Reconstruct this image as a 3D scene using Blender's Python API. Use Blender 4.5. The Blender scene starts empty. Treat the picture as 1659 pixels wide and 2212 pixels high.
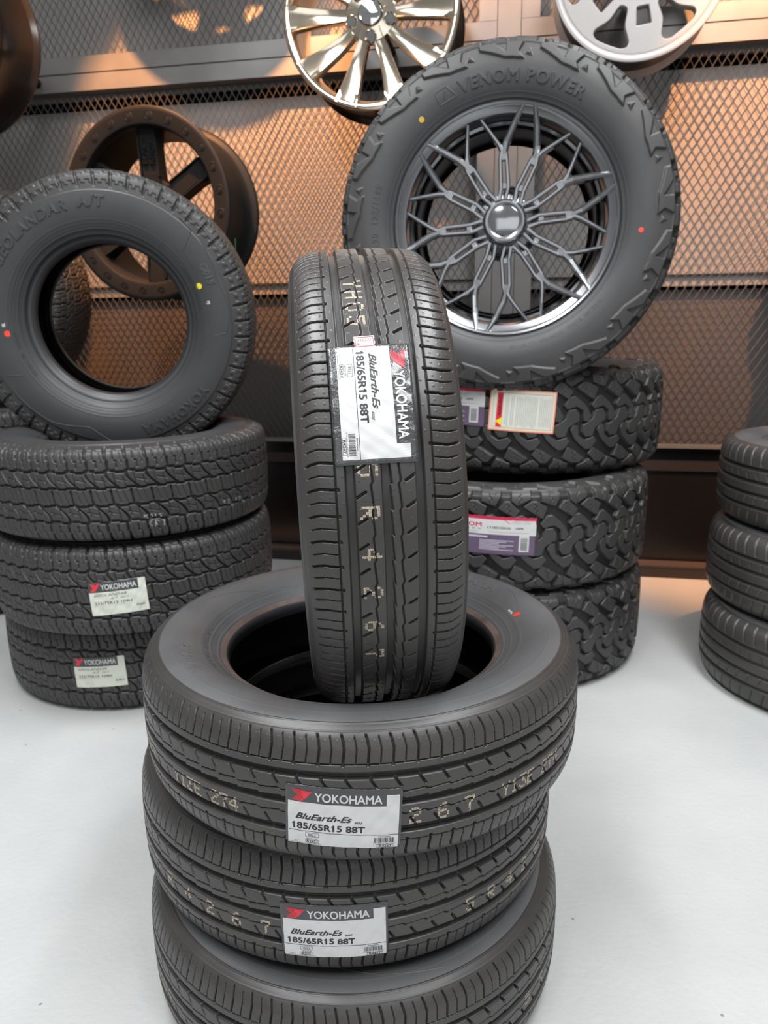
import bpy, math, random
import numpy as np
from mathutils import Vector, Matrix
random.seed(7)
SC = bpy.context.scene
COL = SC.collection
PI = math.pi

# ---------------------------------------------------------------- camera, world, lights
PSI = -0.1905                                   # the display wall is turned a little from the camera
FPX, PITCH, ROLL, CAMH = 1610.1, 0.247, -0.0118, 0.9544
def setup_camera():
    F = Vector((0, math.cos(PITCH), -math.sin(PITCH))); R = Vector((1, 0, 0)); U = Vector((0, math.sin(PITCH), math.cos(PITCH)))
    c, s = math.cos(ROLL), math.sin(ROLL)
    R2 = R*c + U*s; U2 = U*c - R*s
    cd = bpy.data.cameras.new('camera'); co = bpy.data.objects.new('camera', cd); COL.objects.link(co)
    M = Matrix.Identity(4)
    for i in range(3):
        M[i][0] = R2[i]; M[i][1] = U2[i]; M[i][2] = -F[i]
    M[0][3], M[1][3], M[2][3] = 0, 0, CAMH
    co.matrix_world = M
    cd.sensor_fit = 'VERTICAL'; cd.sensor_height = 24; cd.lens = 24*FPX/2212
    cd.clip_start = .05; cd.clip_end = 40
    cd.dof.use_dof = True; cd.dof.focus_distance = .84; cd.dof.aperture_fstop = cd.lens/3.2
    SC.camera = co
setup_camera()
SC.view_settings.view_transform = 'Standard'; SC.view_settings.look = 'None'
SC.view_settings.exposure = 0.0; SC.view_settings.gamma = 1; SC.view_settings.use_curve_mapping = False
SC.cycles.use_denoising = True; SC.cycles.max_bounces = 6; SC.cycles.diffuse_bounces = 3; SC.cycles.glossy_bounces = 4
SC.cycles.caustics_reflective = False; SC.cycles.caustics_refractive = False
SC.cycles.use_adaptive_sampling = True; SC.cycles.sample_clamp_indirect = 6
W = bpy.data.worlds.new('world'); SC.world = W; W.use_nodes = True
W.node_tree.nodes['Background'].inputs[0].default_value = (.95, .975, 1, 1)
W.node_tree.nodes['Background'].inputs[1].default_value = .24

OW = Vector((0, 2.9074, 0)); DW = Vector((math.cos(PSI), math.sin(PSI), 0)); NW = Vector((math.sin(PSI), -math.cos(PSI), 0))
def wallp(s, o, z): return OW + DW*s + NW*o + Vector((0, 0, z))
def area(name, loc, target, sx, sy, power, col):
    l = bpy.data.lights.new(name, 'AREA'); l.shape = 'RECTANGLE'; l.size = sx; l.size_y = sy; l.energy = power; l.color = col
    o = bpy.data.objects.new(name, l); COL.objects.link(o); o.location = loc
    o.rotation_euler = (Vector(target)-Vector(loc)).to_track_quat('-Z', 'Y').to_euler(); return o
area('ceiling_light', (-.9, .4, 3.1), (-.9, .4, 0), .6, 2.8, 106, (.97, .985, 1))
area('ceiling_light', (.9, .4, 3.1), (.9, .4, 0), .6, 2.8, 106, (.97, .985, 1))
area('shop_window_light', (-.3, -3.2, 1.9), (0, 1.5, .9), 3.6, 1.8, 26, (.93, .97, 1))
def spot(s, o, z, ts, tz, power, ang, blend=.55, col=(1, .405, .12)):
    l = bpy.data.lights.new('track_spotlight', 'SPOT'); l.energy = power; l.color = col; l.spot_size = math.radians(ang); l.spot_blend = blend
    l.shadow_soft_size = .022
    ob = bpy.data.objects.new('track_spotlight', l); COL.objects.link(ob); p = wallp(s, o, z); ob.location = p
    ob.rotation_euler = (wallp(ts, 0, tz)-p).to_track_quat('-Z', 'Y').to_euler()
spot(-.72, 1.07, 2.95, -.56, 1.42, 700, 48, .35)
spot(.12, 1.07, 2.95, .22, 2.12, 170, 40, .4)
spot(1.42, 1.07, 2.95, 1.62, 1.48, 560, 56, .5)

# ---------------------------------------------------------------- materials
def nodes(m): m.use_nodes = True; return m.node_tree.nodes, m.node_tree.links, m.node_tree.nodes['Principled BSDF']
def mat(name, col, rough=.5, metal=0, spec=.5, noise=0, nscale=20, bump=0, bscale=200, coat=0, vary_rough=0):
    m = bpy.data.materials.new(name); N, L, B = nodes(m)
    B.inputs['Base Color'].default_value = (*col, 1); B.inputs['Roughness'].default_value = rough
    B.inputs['Metallic'].default_value = metal; B.inputs['Specular IOR Level'].default_value = spec
    B.inputs['Coat Weight'].default_value = coat; B.inputs['Coat Roughness'].default_value = .1
    tc = N.new('ShaderNodeTexCoord')
    if noise or vary_rough:
        n = N.new('ShaderNodeTexNoise'); n.inputs['Scale'].default_value = nscale; n.inputs['Detail'].default_value = 6
        L.new(tc.outputs['Object'], n.inputs['Vector'])
        if noise:
            r = N.new('ShaderNodeMapRange'); r.inputs[1].default_value = .3; r.inputs[2].default_value = .7
            r.inputs[3].default_value = 1-noise; r.inputs[4].default_value = 1+noise
            L.new(n.outputs['Fac'], r.inputs[0])
            v = N.new('ShaderNodeVectorMath'); v.operation = 'SCALE'; v.inputs[0].default_value = col
            L.new(r.outputs[0], v.inputs['Scale']); L.new(v.outputs[0], B.inputs['Base Color'])
        if vary_rough:
            r2 = N.new('ShaderNodeMapRange'); r2.inputs[1].default_value = .3; r2.inputs[2].default_value = .7
            r2.inputs[3].default_value = rough-vary_rough; r2.inputs[4].default_value = rough+vary_rough
            L.new(n.outputs['Fac'], r2.inputs[0]); L.new(r2.outputs[0], B.inputs['Roughness'])
    if bump:
        n2 = N.new('ShaderNodeTexNoise'); n2.inputs['Scale'].default_value = bscale; n2.inputs['Detail'].default_value = 4
        L.new(tc.outputs['Object'], n2.inputs['Vector'])
        b = N.new('ShaderNodeBump'); b.inputs['Strength'].default_value = bump; b.inputs['Distance'].default_value = .002
        L.new(n2.outputs['Fac'], b.inputs['Height']); L.new(b.outputs[0], B.inputs['Normal'])
    return m
M = {}
M['tread'] = mat('tread_rubber', (.047, .0435, .0415), .37, noise=.14, nscale=9, vary_rough=.08, spec=.5)
M['side'] = mat('sidewall_rubber', (.090, .091, .093), .43, noise=.2, nscale=7, vary_rough=.1, spec=.5)
M['side_at'] = mat('sidewall_rubber_matte', (.041, .041, .043), .46, noise=.122, nscale=6, vary_rough=.05)
M['tread_at'] = mat('tread_rubber_all_terrain', (.042, .0405, .039), .44, noise=.12, nscale=12)
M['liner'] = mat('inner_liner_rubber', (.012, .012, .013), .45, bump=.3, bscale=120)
M['bead'] = mat('bead_rubber_brown', (.115, .080, .070), .5, noise=.35, nscale=25)
M['bead_toe'] = mat('bead_toe_rubber', (.03, .03, .032), .4)
M['bead_dark'] = mat('bead_rubber', (.06, .06, .062), .42)
M['emboss'] = mat('embossed_rubber', (.055, .055, .058), .42)
M['cream'] = mat('cream_stamp_ink', (.62, .52, .38), .8)
M['whiteink'] = mat('white_stamp_ink', (.6, .6, .6), .8)
M['red_dot'] = mat('red_paint', (.85, .05, .03), .6)
M['yellow_dot'] = mat('yellow_paint', (.8, .68, .02), .6)
M['gold_dot'] = mat('ochre_paint', (.5, .33, .03), .6)
M['lab_dark'] = mat('label_charcoal', (.045, .045, .048), .28, bump=.25, bscale=90, coat=.3)
M['lab_crinkle'] = mat('label_charcoal_crinkled', (.05, .05, .052), .2, bump=1.0, bscale=170, coat=.6)
M['lab_white'] = mat('label_white_paper', (.60, .60, .595), .42, bump=.12, bscale=60)
M['lab_cream'] = mat('label_cream_paper', (.66, .68, .59), .5, bump=.12, bscale=60)
M['ink'] = mat('black_print', (.02, .02, .022), .5)
M['ink_grey'] = mat('grey_print', (.14, .14, .14), .5)
M['ink_light'] = mat('light_grey_print', (.42, .42, .40), .5)
M['ink_red'] = mat('red_print', (.72, .03, .05), .45)
M['ink_crimson'] = mat('crimson_print', (.55, .02, .07), .45)
M['ink_orange'] = mat('orange_print', (.85, .30, .17), .5)
M['ink_purple'] = mat('purple_print', (.13, .09, .15), .4)
M['ink_lilac'] = mat('lilac_print', (.5, .46, .55), .5)
M['ink_yellow'] = mat('yellow_print', (.85, .75, .02), .5)
M['frame'] = mat('brushed_steel_frame', (.19, .182, .175), .38, metal=.4, noise=.1, nscale=5, vary_rough=.08, bump=.04, bscale=30)
M['mesh'] = mat('expanded_steel_mesh', (.08, .076, .073), .4, metal=.3)
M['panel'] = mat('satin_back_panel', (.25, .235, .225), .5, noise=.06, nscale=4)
M['panel_dimmed'] = mat('satin_back_panel_dimmed', (.085, .075, .072), .5, noise=.06, nscale=4)  # darkened back panel colour, standing in for weaker light below the ledge
M['black'] = mat('black_void', (.008, .008, .009), .7)
M['kick'] = mat('glossy_dark_kick_panel', (.009, .008, .008), .2, noise=.1, nscale=3)
M['base_brown'] = mat('brown_baseboard', (.025, .019, .018), .35)
M['base_light'] = mat('light_brown_trim', (.11, .08, .068), .35, metal=.2)
M['gunmetal'] = mat('gunmetal_gloss_paint', (.27, .275, .285), .24, metal=.9, coat=.4)
M['gun_dark'] = mat('dark_barrel_paint', (.03, .03, .033), .3, metal=.5)
M['capglass'] = mat('smooth_cap_face', (.34, .34, .35), .12, metal=.9, coat=.6)
M['matteblack'] = mat('satin_black_paint', (.011, .0108, .0105), .5, spec=.13)
M['inner_black'] = mat('black_inner_barrel', (.006, .006, .006), .55, spec=.15)
M['bolt'] = mat('black_bolt', (.035, .03, .028), .3, metal=.7)
M['chrome'] = mat('polished_alloy_reflection_tint', (.74, .65, .52), .13, metal=1)  # warm base colour stands in for the spotlights reflected in the metal
M['lug_shade'] = mat('lug_hole_shade', (.01, .01, .01), .4)
M['chromecap'] = mat('chrome_cap', (.75, .75, .75), .05, metal=1)
M['barrel'] = mat('brown_black_barrel', (.011, .009, .008), .22, spec=.4)
M['silver'] = mat('silver_paint', (.32, .30, .29), .42, metal=.2, coat=.15)
M['silver_edge'] = mat('machined_silver', (.78, .74, .66), .25, metal=.8)
M['sticker_pink'] = mat('pale_sticker', (.7, .58, .58), .6)
M['green'] = mat('green_mark', (.05, .3, .08), .6)

# floor: pale grey epoxy with specks and faint mottling
def floor_mat():
    m = bpy.data.materials.new('pale_epoxy_floor'); N, L, B = nodes(m)
    tc = N.new('ShaderNodeTexCoord')
    n = N.new('ShaderNodeTexNoise'); n.inputs['Scale'].default_value = 3.5; n.inputs['Detail'].default_value = 8
    L.new(tc.outputs['Object'], n.inputs['Vector'])
    cr = N.new('ShaderNodeValToRGB'); cr.color_ramp.elements[0].position = .3; cr.color_ramp.elements[0].color = (.47, .475, .47, 1)
    cr.color_ramp.elements[1].position = .7; cr.color_ramp.elements[1].color = (.545, .55, .54, 1)
    L.new(n.outputs['Fac'], cr.inputs[0])
    v = N.new('ShaderNodeTexVoronoi'); v.inputs['Scale'].default_value = 22; L.new(tc.outputs['Object'], v.inputs['Vector'])
    n3 = N.new('ShaderNodeTexNoise'); n3.inputs['Scale'].default_value = 9; L.new(tc.outputs['Object'], n3.inputs['Vector'])
    a = N.new('ShaderNodeMath'); a.operation = 'LESS_THAN'; a.inputs[1].default_value = .06; L.new(v.outputs['Distance'], a.inputs[0])
    b0 = N.new('ShaderNodeMath'); b0.operation = 'GREATER_THAN'; b0.inputs[1].default_value = .6; L.new(n3.outputs['Fac'], b0.inputs[0])
    c = N.new('ShaderNodeMath'); c.operation = 'MULTIPLY'; L.new(a.outputs[0], c.inputs[0]); L.new(b0.outputs[0], c.inputs[1])
    mx = N.new('ShaderNodeMixRGB'); mx.inputs[2].default_value = (.28, .26, .24, 1); L.new(c.outputs[0], mx.inputs[0]); L.new(cr.outputs[0], mx.inputs[1])
    L.new(mx.outputs[0], B.inputs['Base Color'])
    B.inputs['Roughness'].default_value = .42; B.inputs['Specular IOR Level'].default_value = .35
    n2 = N.new('ShaderNodeTexNoise'); n2.inputs['Scale'].default_value = 95; n2.inputs['Detail'].default_value = 5; L.new(tc.outputs['Object'], n2.inputs['Vector'])
    bp = N.new('ShaderNodeBump'); bp.inputs['Strength'].default_value = .45; bp.inputs['Distance'].default_value = .0025
    L.new(n2.outputs['Fac'], bp.inputs['Height']); L.new(bp.outputs[0], B.inputs['Normal'])
    return m
M['floor'] = floor_mat()

# ---------------------------------------------------------------- helpers
def me_np(name, V, quads=None, tris=None, smooth=True):
    me = bpy.data.meshes.new(name); V = np.asarray(V, np.float32).reshape(-1, 3)
    nq = 0 if quads is None else len(quads); nt = 0 if tris is None else len(tris)
    me.vertices.add(len(V)); me.vertices.foreach_set('co', V.ravel())
    me.loops.add(nq*4+nt*3); me.polygons.add(nq+nt)
    li = []; 
    if nq: li.append(np.asarray(quads, np.int32).ravel())
    if nt: li.append(np.asarray(tris, np.int32).ravel())
    me.loops.foreach_set('vertex_index', np.concatenate(li) if li else np.zeros(0, np.int32))
    st = np.concatenate([np.arange(nq)*4, nq*4+np.arange(nt)*3]).astype(np.int32)
    me.polygons.foreach_set('loop_start', st)
    me.polygons.foreach_set('use_smooth', np.full(nq+nt, smooth, bool))
    me.update(calc_edges=True); me.validate(); return me
def obj(name, me, m=None, parent=None, **k):
    if m is not None and not me.materials: me.materials.append(m)
    o = bpy.data.objects.new(name, me); COL.objects.link(o)
    if parent is not None: o.parent = parent
    for a, b in k.items(): o[a] = b
    return o
def thing(name, label, cat, mw=None, group=None):
    o = bpy.data.objects.new(name, None); COL.objects.link(o); o.empty_display_size = .1
    o['label'] = label; o['category'] = cat
    if group: o['group'] = group
    if mw is not None: o.matrix_world = mw
    return o
class MB:                                          # collects loose shapes into one mesh
    def __init__(s): s.v = []; s.q = []; s.t = []; s.n = 0
    def add(s, V, q=None, t=None):
        V = np.asarray(V, float).reshape(-1, 3)
        if q is not None and len(q): s.q.append(np.asarray(q)+s.n)
        if t is not None and len(t): s.t.append(np.asarray(t)+s.n)
        s.v.append(V); s.n += len(V); return s
    def box(s, a, b):
        x0, y0, z0 = a; x1, y1, z1 = b
        V = [(x0,y0,z0),(x1,y0,z0),(x1,y1,z0),(x0,y1,z0),(x0,y0,z1),(x1,y0,z1),(x1,y1,z1),(x0,y1,z1)]
        return s.add(V, [(0,3,2,1),(4,5,6,7),(0,1,5,4),(1,2,6,5),(2,3,7,6),(3,0,4,7)])
    def lathe(s, prof, seg=96, a0=0, a1=2*PI, c=(0, 0, 0)):
        P = np.array(prof, float); full = abs(a1-a0-2*PI) < 1e-6
        th = np.linspace(a0, a1, seg, endpoint=not full) if full else np.linspace(a0, a1, seg+1)
        n = len(P); m = len(th)
        X = np.cos(th)[:, None]*P[:, 0]; Y = np.sin(th)[:, None]*P[:, 0]; Z = np.broadcast_to(P[:, 1], X.shape)
        V = np.stack([X+c[0], Y+c[1], Z+c[2]], -1).reshape(-1, 3)
        i = np.arange(m if full else m-1)[:, None]; j = np.arange(n-1)[None, :]
        i2 = (i+1) % m
        q = np.stack([i*n+j, i2*n+j, i2*n+j+1, i*n+j+1], -1).reshape(-1, 4)
        return s.add(V, q)
    def bar(s, pts, ws, zt, depth, bev=.003):      # chamfered bar along a polyline lying in the XY plane
        P = np.array(pts, float); n = len(P); T = np.gradient(P, axis=0); T /= np.linalg.norm(T, axis=1)[:, None]
        Nn = np.stack([-T[:, 1], T[:, 0]], 1); V = []
        for i in range(n):
            w = ws[i]/2; b = min(bev, w*.7); d = depth if np.isscalar(depth) else depth[i]
            for o, z in ((-w, -d), (-w, -b*1.2), (-w+b, 0), (w-b, 0), (w, -b*1.2), (w, -d)):
                V.append((P[i, 0]+Nn[i, 0]*o, P[i, 1]+Nn[i, 1]*o, zt[i]+z))
        q = []
        for i in range(n-1):
            for k in range(6):
                a = i*6+k; b2 = i*6+(k+1) % 6; q.append((a, b2, b2+6, a+6))
        t = []
        for e in (0, (n-1)*6):
            r = [(0, 1, 2), (0, 2, 3), (0, 3, 4), (0, 4, 5)]
            t += [(e+a, e+b, e+c) if e else (e+a, e+c, e+b) for a, b, c in r]
        return s.add(V, q, t)
    def tube(s, p0, p1, r, seg=16, r1=None, cap=True):
        p0 = np.array(p0, float); p1 = np.array(p1, float); d = p1-p0; d /= np.linalg.norm(d)
        a = np.cross(d, (0, 0, 1)) if abs(d[2]) < .9 else np.cross(d, (1, 0, 0)); a /= np.linalg.norm(a); b = np.cross(d, a)
        th = np.linspace(0, 2*PI, seg, endpoint=False); r1 = r if r1 is None else r1
        c = np.cos(th)[:, None]*a+np.sin(th)[:, None]*b
        V = np.concatenate([p0+r*c, p1+r1*c, [p0], [p1]])
        i = np.arange(seg); j = (i+1) % seg
        q = np.stack([i, j, j+seg, i+seg], 1)
        t = np.concatenate([np.stack([j, i, np.full(seg, 2*seg)], 1), np.stack([i+seg, j+seg, np.full(seg, 2*seg+1)], 1)]) if cap else None
        return s.add(V, q, t)
    def mesh(s, name, smooth=True):
        me = me_np(name, np.concatenate(s.v), np.concatenate(s.q) if s.q else None, np.concatenate(s.t) if s.t else None, smooth)
        return me
    def build(s, name, m, parent=None, smooth=False, **k):
        me = s.mesh(name, bool(smooth))
        o = obj(name, me, m, parent, **k)
        if smooth == 'auto':
            me.polygons.foreach_set('use_smooth', np.ones(len(me.polygons), bool))
            me.set_sharp_from_angle(angle=math.radians(35))
        return o
def autosmooth(o, deg=35):
    me = o.data; me.polygons.foreach_set('use_smooth', np.ones(len(me.polygons), bool)); me.set_sharp_from_angle(angle=math.radians(deg))

_tmp = {}
def curve_mesh_arrays(cu):
    o = bpy.data.objects.new('tmp', cu); COL.objects.link(o)
    dg = bpy.context.evaluated_depsgraph_get(); dg.update()
    me = o.evaluated_get(dg).to_mesh()
    V = np.empty(len(me.vertices)*3); me.vertices.foreach_get('co', V)
    me.calc_loop_triangles(); T = np.empty(len(me.loop_triangles)*3, np.int32); me.loop_triangles.foreach_get('vertices', T)
    o.evaluated_get(dg).to_mesh_clear(); bpy.data.objects.remove(o); 
    return V.reshape(-1, 3), T.reshape(-1, 3)
def text_arr(s, size=1, bold=0, shear=0, extrude=0, bevel=0, sp=1.0, wx=1.0):
    """text with its cap height = size, centred on the origin; returns verts, tris"""
    key = (s, bold, shear, extrude > 0, bevel > 0, sp)
    if key not in _tmp:
        cu = bpy.data.curves.new('t', 'FONT'); cu.body = s; cu.size = 1; cu.shear = shear; cu.space_character = sp
        cu.extrude = .05 if extrude else 0; cu.bevel_depth = .018 if bevel else 0; cu.resolution_u = 4
        cu.align_x = 'CENTER'
        V, T = curve_mesh_arrays(cu); bpy.data.curves.remove(cu)
        if bold:
            sh = [(-bold, 0, 0), (bold, 0, 0), (0, bold, 0), (0, -bold, 0)]; nv = len(V)
            V, T = np.concatenate([V+np.array(q) for q in sh]), np.concatenate([T+nv*k for k in range(4)])
        _tmp[key] = (V, T)
    V, T = _tmp[key]; V = V.copy()
    k = size/.70; V[:, 0] -= (V[:, 0].min()+V[:, 0].max())/2
    V[:, :2] *= k; V[:, 1] -= size/2; V[:, 0] *= wx
    if extrude: V[:, 2] *= extrude/.05/1.0 if not bevel else extrude/.068
    return V, T
def plate_arr(loops, extrude=.005, bevel=0, res=1):
    cu = bpy.data.curves.new('p', 'CURVE'); cu.dimensions = '2D'; cu.fill_mode = 'BOTH'; cu.extrude = extrude; cu.bevel_depth = bevel; cu.bevel_resolution = res
    for lp in loops:
        sp = cu.splines.new('POLY'); sp.points.add(len(lp)-1); sp.use_cyclic_u = True
        for i, (x, y) in enumerate(lp): sp.points[i].co = (x, y, 0, 1)
    V, T = curve_mesh_arrays(cu); bpy.data.curves.remove(cu); return V, T
def rounded(poly, r, k=5):                          # round the corners of a polygon
    out = []; n = len(poly)
    for i in range(n):
        p = np.array(poly[i]); a = np.array(poly[i-1])-p; b = np.array(poly[(i+1) % n])-p
        la, lb = np.linalg.norm(a), np.linalg.norm(b); rr = min(r, la*.45, lb*.45)
        p0 = p+a/la*rr; p1 = p+b/lb*rr
        for t in np.linspace(0, 1, k): out.append(tuple((1-t)**2*p0+2*t*(1-t)*p+t*t*p1))
    return out

# ---------------------------------------------------------------- room
def struct(name, mb, m, parent=None): o = mb.build(name, m, parent); o['kind'] = 'structure'; return o
fl = struct('floor', MB().box((-6, -4.5, -.05), (5, 4.6, 0)), M['floor'])
def wall_frame_obj():
    return Matrix.Translation(OW) @ Matrix.Rotation(PSI, 4, 'Z')      # local x along the wall, y into it
WM = wall_frame_obj()
def wstruct(name, mb, m):
    o = mb.build(name, m); o['kind'] = 'structure'; o.matrix_world = WM; return o
wstruct('wall_back', MB().box((-5, .2, 0), (3, .3, 3.4)), M['black'])
b = MB(); b.box((-5, .115, .452), (3, .135, 1.062)); wstruct('wall_panel_lower', b, M['panel_dimmed'])
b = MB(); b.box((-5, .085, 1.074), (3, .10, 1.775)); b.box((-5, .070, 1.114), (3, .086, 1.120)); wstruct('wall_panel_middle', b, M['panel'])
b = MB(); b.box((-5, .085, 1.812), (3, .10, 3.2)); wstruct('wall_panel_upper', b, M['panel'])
wstruct('wall_kick', MB().box((-5, .03, .055), (3, .1, .497)), M['kick'])
b = MB(); b.box((-5, .0, 0), (3, .1, .036)); wstruct('baseboard_back', b, M['base_brown'])
b = MB(); b.box((-5, .004, .036), (3, .1, .047)); b.box((-5, -.002, .0475), (3, .1, .0605)); wstruct('trim_1', b, M['base_light'])
b = MB(); b.box((-5, .022, .412), (3, .03, .452)); wstruct('reflection_band', b, M['base_brown'])  # added band imitating the mesh reflected in the kick panel
# upright post between the frames
b = MB(); b.box((.4095, 0, .061), (.4865, .05, 3.2)); 
o = b.build('display_post', M['frame']); o.matrix_world = WM
o['label'] = 'plain steel post running floor to ceiling between the mesh display frames'; o['category'] = 'post'

def expanded_mesh(x0, x1, z0, z1, cw=.0285, ch=.0465):
    """diamond lattice of tilted ribbons; nodes shared by pairs of strands"""
    V = []; q = []
    nx = int((x1-x0)/cw)+1; nz = int((z1-z0)/(ch/2))+1
    i = np.arange(nx)[:, None]; k = np.arange(nz)[None, :]
    X = (x0+(i+.5*(k % 2))*cw); Z = z0+k*ch/2+0*i
    segs = []
    for dx in (-1, 1):
        if dx == 1: X2 = X+cw/2
        else: X2 = X-cw/2
        Z2 = Z+ch/2
        ok = (X2 >= x0) & (X2 <= x1) & (Z2 <= z1) & (X <= x1) & (X >= x0)
        segs.append((X[ok], Z[ok], X2[ok], Z2[ok], dx))
    mb = MB()
    for ax, az, bx, bz, dx in segs:
        n = len(ax); L = np.hypot(bx-ax, bz-az); tx = (bx-ax)/L; tz = (bz-az)/L
        # in-plane normal and tilt of the ribbon
        px, pz = -tz*dx*-1, tx*dx*-1
        px, pz = np.where(pz < 0, -px, px), np.abs(pz)
        hw, ht = (.0017, .0007) if dx > 0 else (.0017, .0006)
        ang = .72 if dx > 0 else 1.15
        ax_ = ax; ys = -.0016*1.0
        V = []
        for (ex, ez, yy) in ((ax, az, .0015), (bx, bz, -.0015)):
            for so, th in ((-1, -1), (1, -1), (1, 1), (-1, 1)):
                # width axis tilted 40 degrees out of the plane
                w_in, w_out = math.cos(ang), math.sin(ang)
                dxp = px*(hw*so*w_in) + px*(-ht*th*w_out); dzp = pz*(hw*so*w_in)+pz*(-ht*th*w_out)
                dy = hw*so*w_out*1.0+ht*th*w_in
                V.append(np.stack([ex+dxp, np.full(n, yy)+dy, ez+dzp], 1))
        V = np.stack(V, 1).reshape(-1, 3); b0 = np.arange(n)*8
        q = np.concatenate([np.stack([b0+a for a in f], 1) for f in ((0, 1, 5, 4), (1, 2, 6, 5), (2, 3, 7, 6), (3, 0, 4, 7))])
        mb.add(V, q)
    return mb
def display_frame(name, label, x0, x1, z0, z1, rl, rr, rb, rt):
    t = thing(name, label, 'display frame', WM, 'steel mesh display frames on the back wall')
    d = .045; e = .0012
    MB().box((x0+e, 0, z1-rt), (x1-e, d, z1-e)).build('rail', M['frame'], t)
    MB().box((x0+e, 0, z0+e), (x1-e, d, z0+rb)).build('rail', M['frame'], t)
    MB().box((x0+e, .0005, z0+rb+e), (x0+rl, d, z1-rt-e)).build('stile', M['frame'], t)
    MB().box((x1-rr, .0005, z0+rb+e), (x1-e, d, z1-rt-e)).build('stile', M['frame'], t)
    o = expanded_mesh(x0+rl-.01, x1-rr+.01, z0+rb-.006, z1-rt+.006).build('mesh_infill', M['mesh'], t); o.location = (0, .022, 0)
display_frame('mesh_display_frame', 'steel framed diamond mesh panel behind the black six spoke wheel and left tyres', -2.3, .4085, .499, 1.8805, .06, .061, .013, .0585)
display_frame('mesh_display_frame', 'steel framed diamond mesh panel at right behind the tyre mounted on its wheel', .4875, 2.6, .499, 1.8805, .061, .06, .013, .0585)
display_frame('mesh_display_frame', 'upper steel framed mesh panel behind the polished ten spoke wheel', -2.3, .4085, 1.8825, 3.15, .06, .061, .056, .06)
display_frame('mesh_display_frame', 'upper steel framed mesh panel behind the pale silver windowed wheel', .4875, 2.6, 1.8825, 3.15, .061, .06, .056, .06)

# ---------------------------------------------------------------- tyres
def smooth_profile(P, step=.35):
    P = np.array(P, float); out = []
    n = len(P)
    for i in range(n-1):
        p0 = P[max(i-1, 0)]; p1 = P[i]; p2 = P[i+1]; p3 = P[min(i+2, n-1)]
        if i == 0: p0 = np.array([-p2[0], p2[1]])
        m = max(2, int(np.linalg.norm(p2-p1)/step))
        t = np.arange(m)/m
        out.append((.5*((2*p1)+np.outer(t, p2-p0)+np.outer(t**2, 2*p0-5*p1+4*p2-p3)+np.outer(t**3, -p0+3*p1-3*p2+p3))))
    out.append(P[-1:]); Q = np.concatenate(out); s = np.concatenate([[0], np.cumsum(np.linalg.norm(np.diff(Q, axis=0), axis=1))])
    return Q, s
class Spec:
    def __init__(s, prof, s_tread, heel_r, kx=1):
        prof = [(x*kx, r) for x, r in prof]
        s.Q, s.S = smooth_profile(prof); s.R = s.Q[0, 1]; s.st = s_tread; s.total = s.S[-1]
        s.T = np.gradient(s.Q, axis=0); s.T /= np.linalg.norm(s.T, axis=1)[:, None]
        s.heel = heel_r
        k = np.where(s.Q[:, 1] < heel_r)[0][0]; s.s_heel = s.S[k]
        sh = s.S > s.st*.9
        o = np.argsort(s.Q[sh & (s.S <= s.s_heel), 1]); s._r = s.Q[sh & (s.S <= s.s_heel), 1][o]; s._z = s.Q[sh & (s.S <= s.s_heel), 0][o]
    def at(s, a):                                   # signed arc coordinate in mm -> axial, radial, normal
        g = np.sign(a)+(a == 0); aa = np.abs(a)
        x = np.interp(aa, s.S, s.Q[:, 0])*g; r = np.interp(aa, s.S, s.Q[:, 1])
        tx = np.interp(aa, s.S, s.T[:, 0]); tr = np.interp(aa, s.S, s.T[:, 1])
        return x, r, -tr*g, tx                       # normal (axial, radial)
    def zside(s, r): return np.interp(r, s._r, s._z)
    def rtop(s, h): return np.interp(np.abs(h), s.Q[:s.Q[:, 0].argmax(), 0], s.Q[:s.Q[:, 0].argmax(), 1])
def grid_surface(spec, a, depth_rows, rows, reps):
    """a: arc coords (n), depth_rows (rows, n) repeated reps times round the tyre; returns mesh"""
    x, r, na, nr = spec.at(a); D = np.tile(depth_rows, (reps, 1)); m = rows*reps; n = len(a)
    th = np.arange(m)*2*PI/m
    X = (x-na*D)*1e-3; Rr = (r-nr*D)*1e-3
    V = np.stack([Rr*np.sin(th)[:, None], -Rr*np.cos(th)[:, None], X], -1).reshape(-1, 3)
    i = np.arange(m)[:, None]; j = np.arange(n-1)[None, :]; i2 = (i+1) % m
    q = np.stack([i*n+j, i2*n+j, i2*n+j+1, i*n+j+1], -1).reshape(-1, 4)
    return me_np('tread', V, q)
def G(d, w, depth, soft=.8): return depth*np.clip((w/2-np.abs(d))/soft+.5, 0, 1)
def seg(x, u, ax, au, bx, bu):
    dx, du = bx-ax, bu-au; t = np.clip(((x-ax)*dx+(u-au)*du)/(dx*dx+du*du), 0, 1); return np.hypot(x-ax-t*dx, u-au-t*du)
def poly_in(x, u, P):                                # signed distance, positive inside
    P = np.array(P, float); d = np.full(x.shape, 1e9); ins = np.zeros(x.shape, bool)
    for k in range(len(P)):
        (au, ax), (bu, bx) = P[k-1], P[k]
        d = np.minimum(d, seg(x, u, ax, au, bx, bu))
        c = ((au > u) != (bu > u)) & (x < (bx-ax)*(u-au)/((bu-au) or 1e-9)+ax); ins ^= c
    return np.where(ins, d, -d)
mod = lambda u, p: (u+p/2) % p-p/2

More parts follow.
